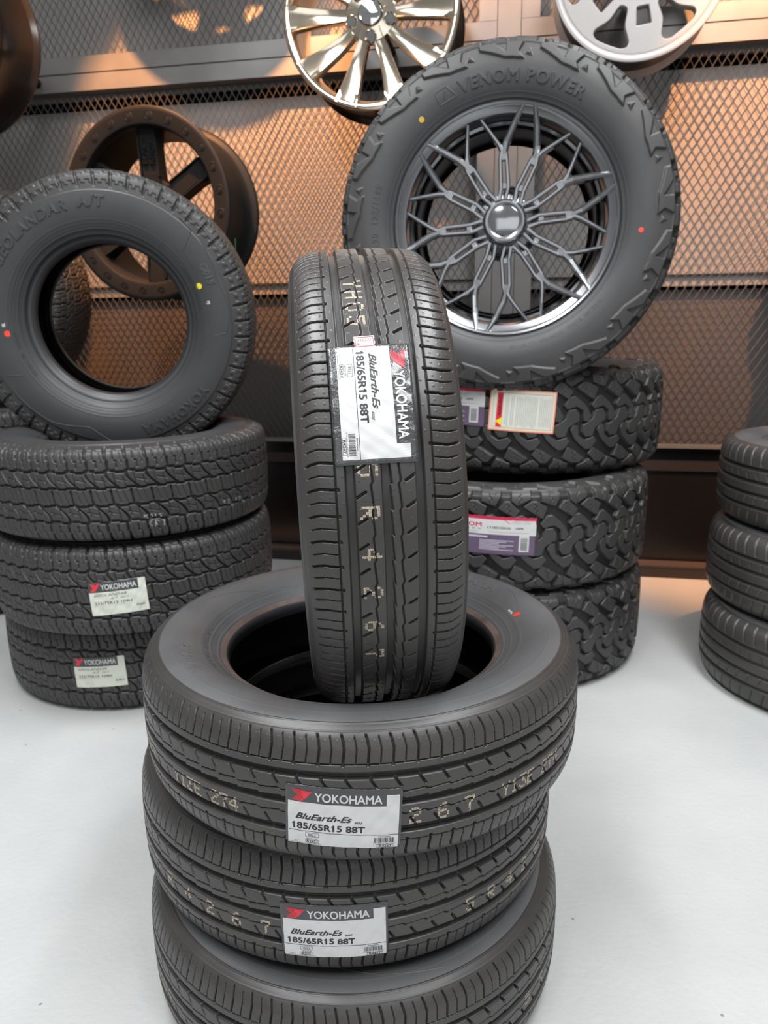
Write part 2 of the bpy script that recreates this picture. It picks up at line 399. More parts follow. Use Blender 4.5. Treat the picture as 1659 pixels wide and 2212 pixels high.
SPEC_A = Spec([(0, 310.75), (30, 310.3), (50, 309.3), (64, 307), (74, 303.2), (81.5, 297.5), (86.8, 290), (90, 281), (91.6, 271), (91, 260), (88, 247), (82.5, 233.5), (75.5, 221.5), (69, 211.5), (64.5, 205), (61.5, 199.5), (57, 193.5), (49, 190.8), (40, 191.5)], 100, 203.5, 1.0)
SPEC_B = Spec([(0, 366.75), (40, 366.3), (70, 364.8), (88, 362), (98, 358), (104, 351.5), (107.5, 342), (111, 326), (114.3, 302), (115, 280), (112.5, 258), (106, 238), (97, 223), (89, 214), (82, 210), (76, 204), (71, 197), (64, 191.5), (52, 190.8)], 150, 206)
SPEC_D = Spec([(0, 410.75), (60, 410.2), (100, 408.3), (117, 405), (126, 399.5), (131, 391), (134, 379), (137.5, 360), (139, 340), (137.5, 318), (131, 296), (121, 280), (112, 271), (106, 267), (101, 260), (94, 255), (84, 254)], 186, 268, .97)
SPEC_E = Spec([(0, 330), (40, 329.3), (64, 327.5), (80, 324), (92, 317.5), (99, 308), (104, 294), (108, 276), (109, 262), (106, 246), (99, 234), (90, 226), (84, 220), (79, 213), (72, 209.5), (62, 209)], 118, 222)

def depth_A():
    p = 2*PI*310.75/71; rows = 46; a = np.linspace(-100, 100, 300); u = np.arange(rows)*p/rows
    x, U = np.meshgrid(a, u); D = np.zeros_like(x); mx = lambda v: np.maximum(D, v); nub = np.zeros_like(x)
    t = (U/p) % 1.0
    D = mx(G(x+36.3, 9.4, 8.2, 1.2)); D = mx(G(x-36.5, 9.4, 8.2, 1.2))
    D = mx(G(x-.6-1.0*t, 8.6+2.0*t, 8.2, 1.2))
    D = mx(G(x+51, 1.5, 4)); D = mx(G(x-50.6, 1.5, 4))
    zz = np.where(t < .86, -1.1+2.2*t/.86, 1.1-2.2*(t-.86)/.14)
    D = mx(G(x+14.1-zz, 1.35, 4)); D = mx(G(x-14.8-zz, 1.35, 4))
    for u0 in (-p, 0, p):
        D = mx(G(seg(x, U, -31.8, u0+p*.35+3.4, -21, u0+p*.35-3.2), 2.5, 5))
        D = mx(G(seg(x, U, 21.5, u0+p*.75+3.2, 31.8, u0+p*.75-3.2), 2.5, 5))
    for sg, ph in ((-1, .1), (1, .55)):
        xa = x*sg                                           # distance outwards
        e = np.clip((xa-51)/25, 0, 1); hook = np.clip((xa-68)/13, 0, 2)
        c = sg*(2.6*e-3.6*hook)
        d = mod(U-ph*p-c, p); fade = np.clip((85-xa)/3, 0, 1)
        D = mx(np.where(xa > 49.5, G(d, 2.35, 5.2)*fade, 0))
        D = mx(G(np.hypot(xa-49.6, mod(U-ph*p, p)), 4.2, 4.5))
        d2 = mod(U-(ph+.5)*p-c-sg*1.6*np.clip((xa-80)/6, 0, 1), p); D = mx(np.where(xa > 51, G(d2, 1.15, 3.8, .7)*np.clip((83-xa)/3, 0, 1), 0))
        for xr, ur in ((57, .28), (57, .72), (67, .3), (67, .75), (77, .28), (77, .52), (77, .78), (44, .5)):
            dd = np.hypot(xa-xr, mod(U-(ph+ur)*p-c, p)); nub = np.where(xa > 40, np.maximum(nub, .28*np.clip((1.3-dd)/.5, 0, 1)), nub)
    for xr, ur in ((-27, .8), (-8, .5), (8.5, .2), (26, .3), (19, .95)):
        dd = np.hypot(x-xr, mod(U-ur*p, p)); nub = np.maximum(nub, .28*np.clip((1.3-dd)/.5, 0, 1))
    D = np.where(D < .1, D-nub, D)
    # raised edge bead at the foot of the shoulder
    D = D-.7*np.clip(1-np.abs(np.abs(x)-98.0)/1.2, 0, 1)-.5*np.clip(1-np.abs(np.abs(x)-87.5)/1.0, 0, 1)
    D = D+.22*((np.arange(rows) % 2)[:, None])*((np.abs(x) > 89) & (np.abs(x) < 96.5))
    return a, D, rows, 71
def depth_B():
    p = 2*PI*366.75/52; rows = 30; a = np.linspace(-150, 150, 221); u = np.arange(rows)*p/rows
    x, U = np.meshgrid(a, u); D = np.zeros_like(x); mx = lambda v: np.maximum(D, v)
    t = (U/p) % 1.0; tri = np.abs(((U/p*2) % 2)-1)*2-1
    for sg in (-1, 1):
        xs = x*sg; us = U*sg; ts = (us/p) % 1.0
        stp = np.where(ts < .5, 1.6, -1.6)
        D = mx(G(xs-58-stp, 5.5, 9, 1.6)); D = mx(G(xs-20-stp*.9, 5, 9, 1.6))
        e = np.clip((55-xs)/35, 0, 1)
        c = us-e**1.7*30
        inn = (xs > 18) & (xs < 60)
        D = mx(np.where(inn, G(mod(c, p), 5.2, 8.5, 1.6), 0))
        D = mx(np.where((xs > 30) & (xs < 58), G(mod(us-e*6-p*.38, p), 1.6, 5, 1.4), 0))
        D = mx(np.where((xs > 22) & (xs < 46), G(mod(us-e*10-p*.78, p), 1.6, 5, 1.4), 0))
        D = mx(np.where(inn & (mod(us-p*.55-e*16, p) > -9) & (mod(us-p*.55-e*16, p) < 12), G(xs-40+mod(us-p*.55, p)*.25, 1.6, 4, 1.4), 0))
        # shoulder blocks
        sh = xs > 58; c2 = us+(xs-60)*.10+np.where(xs > 84, 2.5, 0)
        w = 4.6+np.clip((xs-95)/14, 0, 1)*2.6
        D = mx(np.where(sh, G(mod(c2-.15*p, p), w, 8.5*np.clip((143-xs)/8, 0, 1), 1.6), 0))
        D = mx(np.where((xs > 66) & (xs < 104), G(mod(c2-.62*p+np.where(xs > 82, 4, 0), p), 2.4, 5.5, 1.5), 0))
        D = mx(np.where((xs > 80) & (xs < 84), np.where(np.abs(mod(c2-.62*p+2, p)) < 3.4, 5, 0), 0))
        D = mx(np.where((xs > 76) & (xs < 101), G(mod(c2-.88*p, p), 1.5, 4, 1.4), 0))
        # stepped lugs on the upper sidewall
        D = mx(np.where(xs > 122+8*(mod(c2-.15*p, p/2) > 0), 2.6, 0)*(xs < 146))
        D = D-np.where((xs > 112) & (xs < 119) & (D < 1), 1.2, 0)
        D = mx(np.where((xs > 106) & (xs < 111), 1.8, 0)*(np.abs(mod(c2-.4*p, p/2)) < 7))
    D = mx(np.where(np.abs(x) < 17.5, G(mod(U-.25*p+x*.12, p), 3.2, 7.5, 1.5), 0))
    D = mx(np.where(np.abs(x) < 14, G(mod(U-.25*p-p/3+x*.35, p/3), 1.5, 4, 1.4), 0))
    return a, D, rows, 52
TILE_D = [[(3, 131), (64, 131), (70, 113), (26, 92), (0, 112)], [(84, 131), (146, 131), (124, 90), (85, 103)],
          [(40, 90), (66, 110), (104, 90), (92, 58), (76, 66)], [(130, 85), (152, 112), (186, 80), (172, 60)],
          ]
HOOK_D = [(24, 67), (41, 69), (59, 55), (74, 40), (87, 16), (78, 1), (64, 4), (61, 31), (43, 41), (18, 34), (8, 45)]
ESS_D = [(96, 27), (119, 36), (129, 23), (129, 4), (113, -4), (100, -14), (92, -36), (70, -38), (61, -13), (82, -4), (90, 9), (100, 14)]
TILE_D += [HOOK_D, [(a_+76, b_) for a_, b_ in HOOK_D], ESS_D, [(a_+76, b_) for a_, b_ in ESS_D]]
def depth_D():
    p = 2*PI*410.75/17; rows = 96; a = np.linspace(-186, 186, 249); u = np.arange(rows)*p/rows
    x, U = np.meshgrid(a, u); best = np.full(x.shape, -1e9); k = p/152.
    for P in TILE_D:
        for sh in (-2*p, -p, 0, p):
            Q = [(q[0]*k+sh, q[1]) for q in P]; best = np.maximum(best, poly_in(x, U, Q))
            Q = [(-q[0]*k+p*1.75+sh, -2-q[1]) for q in P]; best = np.maximum(best, poly_in(x, U, Q))
    D = 12*np.clip(-best/1.6+.5, 0, 1)
    relief = np.zeros_like(x); ring = np.zeros_like(x)
    xa = np.abs(x); D = np.where(xa > 131, np.where(xa < 136, D*0, 0), D)
    # sipes on the blocks
    for sg in (-1, 1):
        xs = x*sg; us = (U if sg > 0 else p*1.75-U)
        for u0 in (34, 112):
            d = mod(us-u0*k-2.2*np.sign(np.sin(xs*.42)), p)
            D = np.maximum(D, np.where((xs > 96) & (xs < 124), G(d, 1.7, 4, 1.4), 0))
        for u0 in (74, 158):
            d = mod(us-u0*k-2.*np.sign(np.sin(xs*.5))+(xs-80)*.2, p)
            D = np.maximum(D, np.where((xs > 66) & (xs < 98), G(d, 1.7, 4, 1.4), 0))
        # block ends on the shoulder with a square notch
        c = mod(us-74*k, p/2)
        D = np.maximum(D, np.where((xs > 104) & (xs <= 137), G(c, 25, 13-np.clip((xs-128)/9, 0, 1)*6, 1.8), 0))
        nt = mod(us-116*k, p); D = np.maximum(D, np.where((np.abs(nt) < 8) & (xs > 119) & (xs < 131), 5, 0))
        # ring rib, then the big lugs of the sidewall
        lug = np.full(x.shape, -1e9); hole = lug.copy(); pyr = lug.copy()
        v = xs-138
        for sh in (-p, 0, p):
            lug = np.maximum(lug, poly_in(v, us, [(a_*k+sh, b_) for a_, b_ in [(38, -3), (51, 23), (36, 38), (89, 35), (150, 13), (152, -3)]]))
            hole = np.maximum(hole, poly_in(v, us, [(a_*k+sh, b_) for a_, b_ in [(82, 1), (116, 1), (84, 24)]]))
            pyr = np.maximum(pyr, poly_in(v, us, [(a_*k+sh, b_) for a_, b_ in [(13, 32), (24, 12), (36, 28)]]))
        raise_ = 6.2*np.clip(lug/1.6+.5, 0, 1)*(1-.98*np.clip(hole/1.6+.5, 0, 1))+np.clip(pyr*.9, 0, 4)
        raise_ = np.where(v > -3, raise_, 0)
        relief = np.where(xs > 137.5, raise_, relief)
        relief = np.where((xs > 135.2) & (xs < 138.6), 1.6, relief)
    D = np.where(relief > 0, -relief, D)
    return a, D, rows, 17
def depth_E():
    p = 2*PI*330/64; rows = 18; a = np.linspace(-118, 118, 160); u = np.arange(rows)*p/rows
    x, U = np.meshgrid(a, u); D = np.zeros_like(x); mx = lambda v: np.maximum(D, v)
    for g in (-48, -16, 16, 48): D = mx(G(x-g, 9, 7.5, 2))
    for sg in (-1, 1):
        xs = x*sg; D = mx(np.where(xs > 58, G(mod(U+.25*(xs-60)+sg*3, p), 3, 5*np.clip((112-xs)/8, 0, 1), 1.6), 0))
        D = mx(np.where((xs > 20) & (xs < 38), G(mod(U+.4*xs, p), 2, 4, 1.5), 0))
    return a, D, rows, 64
def side_mesh(spec, s0, s1, sg, rings=(), serr=None, n=70, seg_=480, name='sidewall'):
    s = np.linspace(s0, s1, n)
    x, r, na, nr = spec.at(s); 
    h = np.zeros_like(s)
    for rr, w, hh in rings: h += hh*np.exp(-((r-rr)/w)**2)
    m = 1440 if serr else seg_; th = np.arange(m)*2*PI/m; H = np.broadcast_to(h, (m, n)).copy()
    if serr:
        r0, r1, amp = serr; H += amp*((np.arange(m) % 2)[:, None])*((r > r0) & (r < r1))[None, :]
    X = (x+na*H)*1e-3*sg; R_ = (r+nr*H)*1e-3
    V = np.stack([R_*np.sin(th)[:, None], -R_*np.cos(th)[:, None], X], -1).reshape(-1, 3)
    i = np.arange(m)[:, None]; j = np.arange(n-1)[None, :]; i2 = (i+1) % m
    q = np.stack([i*n+j, i2*n+j, i2*n+j+1, i*n+j+1], -1).reshape(-1, 4)
    if sg < 0: q = q[:, ::-1]
    return me_np(name, V, q)
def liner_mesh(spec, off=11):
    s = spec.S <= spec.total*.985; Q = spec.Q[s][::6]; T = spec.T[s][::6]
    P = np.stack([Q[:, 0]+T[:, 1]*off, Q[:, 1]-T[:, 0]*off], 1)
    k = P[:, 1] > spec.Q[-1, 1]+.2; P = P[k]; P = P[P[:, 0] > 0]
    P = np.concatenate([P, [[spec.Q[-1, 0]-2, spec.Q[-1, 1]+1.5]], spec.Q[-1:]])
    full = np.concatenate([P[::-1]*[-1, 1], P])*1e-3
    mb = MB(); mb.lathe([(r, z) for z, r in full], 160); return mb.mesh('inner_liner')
print('treads')
KINDS = {}
def make_kind(key, spec, dfn, mt, ms, mb, rings, serr):
    a, D, rows, reps = dfn(); tr = grid_surface(spec, a, D, rows, reps); tr.materials.append(mt)
    parts = [('tread', tr)]
    for sg in (1, -1):
        me = side_mesh(spec, spec.st, spec.s_heel, sg, rings, serr); me.materials.append(ms); parts.append(('sidewall', me))
    for sg in (1, -1):
        sm = spec.s_heel+(9.5 if key == 'A' else 6)
        me = side_mesh(spec, spec.s_heel, sm, sg, n=14, seg_=240, name='bead'); me.materials.append(mb); parts.append(('bead', me))
        me = side_mesh(spec, sm, spec.total, sg, n=16, seg_=240, name='bead_toe'); me.materials.append(M['bead_toe']); parts.append(('bead_toe', me))
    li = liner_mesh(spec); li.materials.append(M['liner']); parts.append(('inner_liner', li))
    KINDS[key] = dict(spec=spec, parts=parts, a=a, D=D, rows=rows, reps=reps)
make_kind('A', SPEC_A, depth_A, M['tread'], M['side'], M['bead'], [(268, .9, .5), (229.5, .7, .6), (227, .7, .5), (216.5, .7, .6), (206, 1.2, .8)], None)
make_kind('B', SPEC_B, depth_B, M['tread_at'], M['side_at'], M['bead_dark'], [(247, .9, .9), (235, 1.0, -.6), (225, 1.2, 1.2), (213, 3, 1.8)], None)
make_kind('D', SPEC_D, depth_D, M['tread_at'], M['side_at'], M['bead_dark'], [(285, .9, .8), (276, 1.5, 1.2)], None)
make_kind('E', SPEC_E, depth_E, M['tread'], M['side'], M['bead_dark'], [(300, 1, 1), (252, 1.2, 1.5), (240, 1.2, -1), (230, 1.5, 1.5)], None)

def tread_depth(kind, arc, h):                         # local groove depth under a point
    K = KINDS[kind]; R = K['spec'].R; u = (arc/ (2*PI*R)) * K['rows']*K['reps']
    i = np.round(u).astype(int) % K['rows']; j = np.clip(np.round(np.interp(h, K['a'], np.arange(len(K['a'])))).astype(int), 0, len(K['a'])-1)
    return K['D'][i, j]
def tyre(kind, name, label, mw, group=None, cat='tyre'):
    t = thing(name, label, cat, mw, group)
    for nm, me in KINDS[kind]['parts']: 
        o = bpy.data.objects.new(nm, me); COL.objects.link(o); o.parent = t
    return t
# ---- things mapped onto a tyre
def map_tread(kind, arc, h, off):                      # mm on the tread -> local metres
    sp = KINDS[kind]['spec']; x, r, na, nr = sp.at(h); th = arc/sp.R
    r2 = r+nr*off; x2 = x+na*off
    return np.stack([r2*np.sin(th), -r2*np.cos(th), x2], -1)*1e-3
def map_side(kind, r, phi, off, sg=1):                 # radius mm, angle (maths, seen from outside with x to the right)
    sp = KINDS[kind]['spec']; z = sp.zside(r)+off
    ph = phi if sg > 0 else PI-phi
    return np.stack([r*np.cos(ph), r*np.sin(ph), sg*z], -1)*1e-3
def side_text(t, kind, s, r0, phi_deg, size, raise_=1.0, bold=.02, shear=0, m=None, sp=1.0, wx=1.0, part='lettering'):
    V, T = text_arr(s, size, bold, shear, extrude=raise_, bevel=raise_, sp=sp, wx=wx)
    # letters follow the arc, tops outwards, reading clockwise
    rr = r0+V[:, 1]; ph = math.radians(phi_deg)-V[:, 0]/r0
    P = map_side(kind, rr, ph, V[:, 2]+raise_*.15)
    me = me_np(part, P, None, T, False); return obj(part, me, m or M['emboss'], t)
def side_line(t, kind, pts, w=.9, h=.5, part='mould_line', m=None):
    pts = np.array(pts, float); k = np.arange(len(pts)); kk = np.linspace(0, len(pts)-1, 60)
    r = np.interp(kk, k, pts[:, 0]); ph = np.radians(np.interp(kk, k, pts[:, 1]))
    # smooth
    for _ in range(3): r[1:-1] = (r[:-2]+2*r[1:-1]+r[2:])/4; ph[1:-1] = (ph[:-2]+2*ph[1:-1]+ph[2:])/4
    x = r*np.cos(ph); y = r*np.sin(ph); tx = np.gradient(x); ty = np.gradient(y); L = np.hypot(tx, ty); nx, ny = -ty/L, tx/L
    rows = []
    for o, hh in ((-w, -.1), (-w*.4, h), (w*.4, h), (w, -.1)):
        X = x+nx*o; Y = y+ny*o; R_ = np.hypot(X, Y); rows.append(np.stack([X, Y, KINDS[kind]['spec'].zside(R_)+hh], -1)*1e-3)
    V = np.stack(rows, 1).reshape(-1, 3); i = np.arange(59)[:, None]*4; j = np.arange(3)[None, :]
    q = np.stack([i+j, i+j+1, i+j+5, i+j+4], -1).reshape(-1, 4)
    return obj(part, me_np(part, V, q), m or M['side'], t)
def side_dot(t, kind, r, phi, rad, m, off=.4, name='paint_dot', lab=None):
    th = np.linspace(0, 2*PI, 20, endpoint=False); c = np.array([r*math.cos(math.radians(phi)), r*math.sin(math.radians(phi))])
    XY = np.concatenate([c+rad*np.stack([np.cos(th), np.sin(th)], 1), c+.5*rad*np.stack([np.cos(th), np.sin(th)], 1), [c]])
    R_ = np.hypot(XY[:, 0], XY[:, 1]); V = np.stack([XY[:, 0], XY[:, 1], KINDS[kind]['spec'].zside(R_)+off], -1)*1e-3
    i = np.arange(20); j = (i+1) % 20
    o = obj(name, me_np(name, V, np.stack([i, j, j+20, i+20], 1), np.stack([i+20, j+20, np.full(20, 40)], 1)), m, t)
    if lab: o['label'] = lab
    return o
FONT = {'Y': '10001 10001 01010 00100 00100 00100 00100', '1': '00100 01100 00100 00100 00100 00100 01110', '3': '11111 00010 00100 00110 00001 10001 01110',
 'E': '11111 10000 10000 11110 10000 10000 11111', '2': '01110 10001 00001 00110 01000 10000 11111', '7': '11111 10001 00010 00100 00100 00100 00100',
 '4': '00010 00110 01010 10010 11111 00010 00010', '5': '11111 10000 11110 00001 00001 10001 01110', 'R': '11110 10001 10001 11110 10100 10010 10001',
 '6': '00110 01000 10000 11110 10001 10001 01110', 'H': '10001 10001 10001 11111 10001 10001 10001', '0': '01110 10001 10001 10001 10001 10001 01110', 'K': '10001 10010 10100 11000 10100 10010 10001', ' ': '00000 '*6+'00000'}
def dot_code(t, kind, s, arc0, h0, size, adv, sub=3, m=None, name='stamped_code'):
    """dotted ink code on the tread; characters advance along +arc with their tops towards +axis"""
    px = size/7; d = px/sub; A = []; H = []
    for n, ch in enumerate(s):
        rows = FONT[ch].split()
        for i, row in enumerate(rows):
            for j, c in enumerate(row):
                if c == '1':
                    for a_ in range(sub):
                        for b_ in range(sub):
                            A.append(arc0+n*adv+j*px*.92+a_*d*.92); H.append(h0+size/2-i*px-b_*d)
    A = np.array(A); H = np.array(H); dp = np.maximum(0, tread_depth(kind, A, H)); k = dp < 2.5; A = A[k]; H = H[k]; dp = dp[k]
    rng = np.random.RandomState(3); e = d*.36*(1+.25*rng.randn(len(A)).clip(-1, 1))
    V = np.stack([map_tread(kind, A+sx*e, H+sy*e, .12-dp) for sx, sy in ((-1, -1), (1, -1), (1, 1), (-1, 1))], 1).reshape(-1, 3)
    q = np.arange(len(A)*4).reshape(-1, 4)
    return obj(name, me_np(name, V, q, None, False), m or M['cream'], t)

# ---- paper labels
class Label:
    def __init__(s, t, kind, arc0, h0, w, hh, rot=0, base=None, wr=.25, seed=0, clip=None, name='label_sticker', lab=None, outline=None):
        s.kind = kind; s.arc0 = arc0; s.h0 = h0; s.w = w; s.hh = hh; s.rot = math.radians(rot); s.wr = wr; s.seed = seed
        n, m = 44, 30; X, Y = np.meshgrid(np.linspace(0, w, n), np.linspace(0, hh, m)); X = X.ravel(); Y = Y.ravel()
        rng = np.random.RandomState(seed); 
        ex = .45*np.sin(X*.9+seed)+.3*np.sin(X*2.1+1+seed)
        Y = Y+np.where(Y < .01, ex, 0)*.7+np.where(Y > hh-.01, ex, 0)*.9
        top = s.P(X, Y, 0); bot = s.P(X, Y, -.35)
        i = np.arange(m-1)[:, None]*n; j = np.arange(n-1)[None, :]
        q = np.stack([i+j, i+j+n, i+j+n+1, i+j+1], -1).reshape(-1, 4)
        ring = list(range(n))+[k*n+n-1 for k in range(1, m)]+[(m-1)*n+k for k in range(n-2, -1, -1)]+[k*n for k in range(m-2, 0, -1)]
        sk = [(ring[k], ring[(k+1) % len(ring)], ring[(k+1) % len(ring)]+n*m, ring[k]+n*m) for k in range(len(ring))]
        s.o = obj(name, me_np(name, np.concatenate([top, bot]), np.concatenate([q, q[:, ::-1]+n*m, sk])), base or M['lab_dark'], t)
        if lab: s.o['label'] = lab
        s.lay = {}
    def P(s, X, Y, off):                              # X right, Y down from the label's top left corner, mm
        X = np.asarray(X, float); Y = np.asarray(Y, float)
        lx = X-s.w/2; ly = s.hh/2-Y; c, sn = math.cos(s.rot), math.sin(s.rot)
        arc = s.arc0+lx*c-ly*sn; h = s.h0+lx*sn+ly*c
        sd = s.seed; wv = s.wr*(np.sin(X*.21+sd)*np.sin(Y*.17+1.3*sd)+.5*np.sin(X*.11-Y*.23+sd*2)+.4*np.sin(X*.4+Y*.3+sd))
        return map_tread(s.kind, arc, h, 1.0+wv+off)
    def _put(s, key, V, q=None, t=None): s.lay.setdefault(key, MB()).add(V, q, t)
    def rect(s, x0, y0, x1, y1, key, lv=1):
        n = max(2, int(abs(x1-x0)/2.2)+1); m = max(2, int(abs(y1-y0)/2.2)+1)
        X, Y = np.meshgrid(np.linspace(x0, x1, n), np.linspace(y0, y1, m)); i = np.arange(m-1)[:, None]*n; j = np.arange(n-1)[None, :]
        s._put(key, s.P(X.ravel(), Y.ravel(), .2*lv), np.stack([i+j, i+j+n, i+j+n+1, i+j+1], -1).reshape(-1, 4))
    def text(s, st, cx, cy, size, key='ink', bold=0, shear=0, lv=2, sp=1.0, wx=1.0, width=None, rot=0):
        V, T = text_arr(st, size, bold, shear, sp=sp)
        if width: V[:, 0] *= width/(V[:, 0].max()-V[:, 0].min())
        else: V[:, 0] *= wx
        c, sn = math.cos(math.radians(rot)), math.sin(math.radians(rot))
        s._put(key, s.P(cx+V[:, 0]*c-V[:, 1]*sn, cy-(V[:, 0]*sn+V[:, 1]*c), .2*lv), None, T)
    def box(s, x0, y0, x1, y1, key='ink', w=.35, lv=2):
        s.rect(x0, y0, x1, y0+w, key, lv); s.rect(x0, y1-w, x1, y1, key, lv); s.rect(x0, y0, x0+w, y1, key, lv); s.rect(x1-w, y0, x1, y1, key, lv)
    def poly(s, pts, key, lv=2):
        V, T = plate_arr([pts], 0)
        s._put(key, s.P(V[:, 0], V[:, 1], .2*lv), None, T)
    def bars(s, x0, y0, x1, y1, key='ink', seed=1, vert=True, lv=2):
        rng = random.Random(seed); L0, L1 = (x0, x1) if vert else (y0, y1); p = L0
        while p < L1:
            w = rng.choice((.3, .3, .6, .9)); 
            if p+w > L1: break
            s.rect(p, y0, p+w, y1, key, lv) if vert else s.rect(x0, p, x1, p+w, key, lv)
            p += w+rng.choice((.35, .35, .6, .8))
    def done(s):
        nm = {'ink': 'black_printing', 'ink_grey': 'grey_printing', 'lab_white': 'white_panel', 'lab_cream': 'white_panel', 'ink_red': 'red_emblem', 'white': 'white_lettering'}
        for k, mb in s.lay.items():
            mm = M['lab_white'] if k == 'white' else M[k]
            mb.build(nm.get(k, 'colour_printing'), mm, s.o)
        return s.o
def emblem(L, x0, y0, w, h, striped=True):             # the red winged arrow emblem
    X = lambda a: x0+a*w; Y = lambda b_: y0+b_*h
    if not striped:
        L.poly([(X(0), Y(0)), (X(.42), Y(.04)), (X(.55), Y(.28)), (X(.68), Y(.04)), (X(1), Y(.0)), (X(.45), Y(1)), (X(.0), Y(1)), (X(.25), Y(.55))], 'ink_red'); return
    n = 6
    for k in range(n):                                  # nested chevrons
        a = k*.075; tk = .048
        L.poly([(X(a), Y(0)), (X(a+tk), Y(0)), (X(a+tk+.30), Y(.5)), (X(a+tk), Y(1)), (X(a), Y(1)), (X(a+.30), Y(.5))], 'ink_red')
    for k in range(n):                                  # right wing strokes
        a = .52+k*.082; tk = .052
        x1 = a-.02; L.poly([(X(x1), Y(.08)), (X(x1+tk), Y(.08)), (X(.47+k*.028+tk), Y(.42+.075*k-.02)), (X(.44+k*.028), Y(.40+.075*k))], 'ink_red')
    L.poly([(X(.93), Y(.04)), (X(1.0), Y(.04)), (X(.50), Y(1)), (X(.44), Y(1))], 'ink_red')
FLAGS = (9.4, 53.6)
def label_blu(t, arc0, h0, rot=0, w=129, hh=80, seed=1, crinkle=False, lab=None):
    L = Label(t, 'A', arc0, h0, w, hh, rot, M['lab_crinkle'] if crinkle else M['lab_dark'], .22 if not crinkle else .45, seed, lab=lab)
    L.rect(3, 21.5, 126, 77.5, 'lab_white'); L.rect(111.5, 7.5, 126, 21.6, 'lab_white')
    emblem(L, 7, 5.5, 24, 14.5)
    L.text('YOKOHAMA', 70, 13.2, 10.5, 'white', bold=.022, width=74)
    L.text('BluEarth-Es', 43, 39.5, 7.6, 'ink', bold=.028, shear=.42, width=63)
    L.text('ES32', 81.5, 43.5, 2.2, 'ink', bold=.03, shear=.4, width=9)
    L.text('185/65R15 88T', 49, 52.5, 8.0, 'ink', bold=.032, width=80)
    for fx in FLAGS: L.poly([(fx+.3, 48.5), (fx+1.0, 48.5), (fx+1.0, 50.6), (fx-1.6, 51.5), (fx-1.6, 50.2)], 'ink')
    L.rect(4.5, 59.2, 126, 59.8, 'ink', 2)
    L.box(23, 61.5, 38, 67, 'ink'); L.text('ES32', 30.5, 64.3, 2.8, bold=.01, width=8.5)
    L.text('ARTICLE NO.', 30.5, 69, 1.8, width=13); L.box(23, 70.6, 38, 75, 'ink'); L.text('R2431', 30.5, 72.8, 2.8, bold=.02, width=12)
    L.text('SA1CY', 13, 73.8, 1.1, width=6); L.text('THE YOKOHAMA RUBBER CO.,LTD.', 23, 76.2, 1.0, width=36)
    L.bars(99, 63.5, 122, 70.5, seed=seed); L.text('EAN/JAN', 110.5, 61.8, 1.3, bold=.02, width=13); L.text('4 968814 925260', 110, 72, 1.2, width=25)
    L.box(102.5, 73, 121, 77, 'ink'); L.text('R4267', 112, 75, 2.6, bold=.02, width=14)
    return L.done()
def label_geo(t, arc0, h0, rot, seed):
    L = Label(t, 'B', arc0, h0, 130, 82, rot, M['lab_dark'], .35, seed, lab='white and charcoal paper label with a red emblem')
    L.rect(.3, 25, 129.7, 81.5, 'lab_cream'); L.rect(113, .5, 129.7, 25.1, 'lab_cream')
    emblem(L, 5, 3, 24, 19, False); L.text('YOKOHAMA', 69, 13, 13, 'white', bold=.024, width=80)
    L.text('GEOLANDAR', 48, 32, 6, 'ink_grey', bold=.01, shear=.4, width=74); L.text('A/T', 56, 41, 6, 'ink_grey', bold=0, shear=.4, width=20); L.text('G015', 80, 41, 4, 'ink_grey', shear=.3, width=18)
    L.text('235/75R15 109H', 52, 51.5, 7, 'ink', bold=.01, width=84)
    L.rect(1, 58, 129, 58.6, 'ink_light', 2)
    L.box(26, 62, 45, 68, 'ink_light'); L.box(26, 70, 45, 76, 'ink_light'); L.bars(102, 62, 124, 68, 'ink_grey', seed); L.box(106, 71, 122, 75, 'ink_light')
    return L.done()
def label_venom(t, arc0, h0, rot, seed):
    L = Label(t, 'D', arc0, h0, 214, 98, rot, M['ink_purple'], .12, seed, lab='red, white and purple paper label')
    L.rect(0, 0, 214, 8, 'ink_crimson'); L.rect(0, 8, 214, 46, 'lab_white'); L.poly([(134, 8), (148, 17), (214, 17), (214, 8)], 'ink_crimson', 2)
    L.text('Export only', 178, 10.5, 7, 'white', bold=.05, width=50, lv=4)
    L.text('VENOM', 40, 22, 10, 'ink_crimson', bold=.03, width=78, sp=1.1); L.text('TYRES', 42, 33, 3.2, 'ink', width=70, sp=1.6)
    L.text('LT285/55R20   10PR', 138, 28, 5.6, 'ink', bold=.01, width=90)
    L.text('SEE MORE AT', 40, 41, 3, 'ink_grey', width=60) if False else L.rect(8, 40, 70, 41.4, 'ink_light', 2)
    L.rect(96, 38.5, 196, 40, 'ink_light', 2)
    L.rect(30, 50, 95, 55, 'ink_lilac', 2)
    for k in range(7): L.rect(75, 60+k*4, 75+85-(k % 3)*18, 62+k*4, 'ink_lilac', 2)
    L.rect(173, 46, 198, 88, 'lab_white', 1); L.bars(177, 52, 194, 84, 'ink_grey', 5, vert=False)
    return L.done()
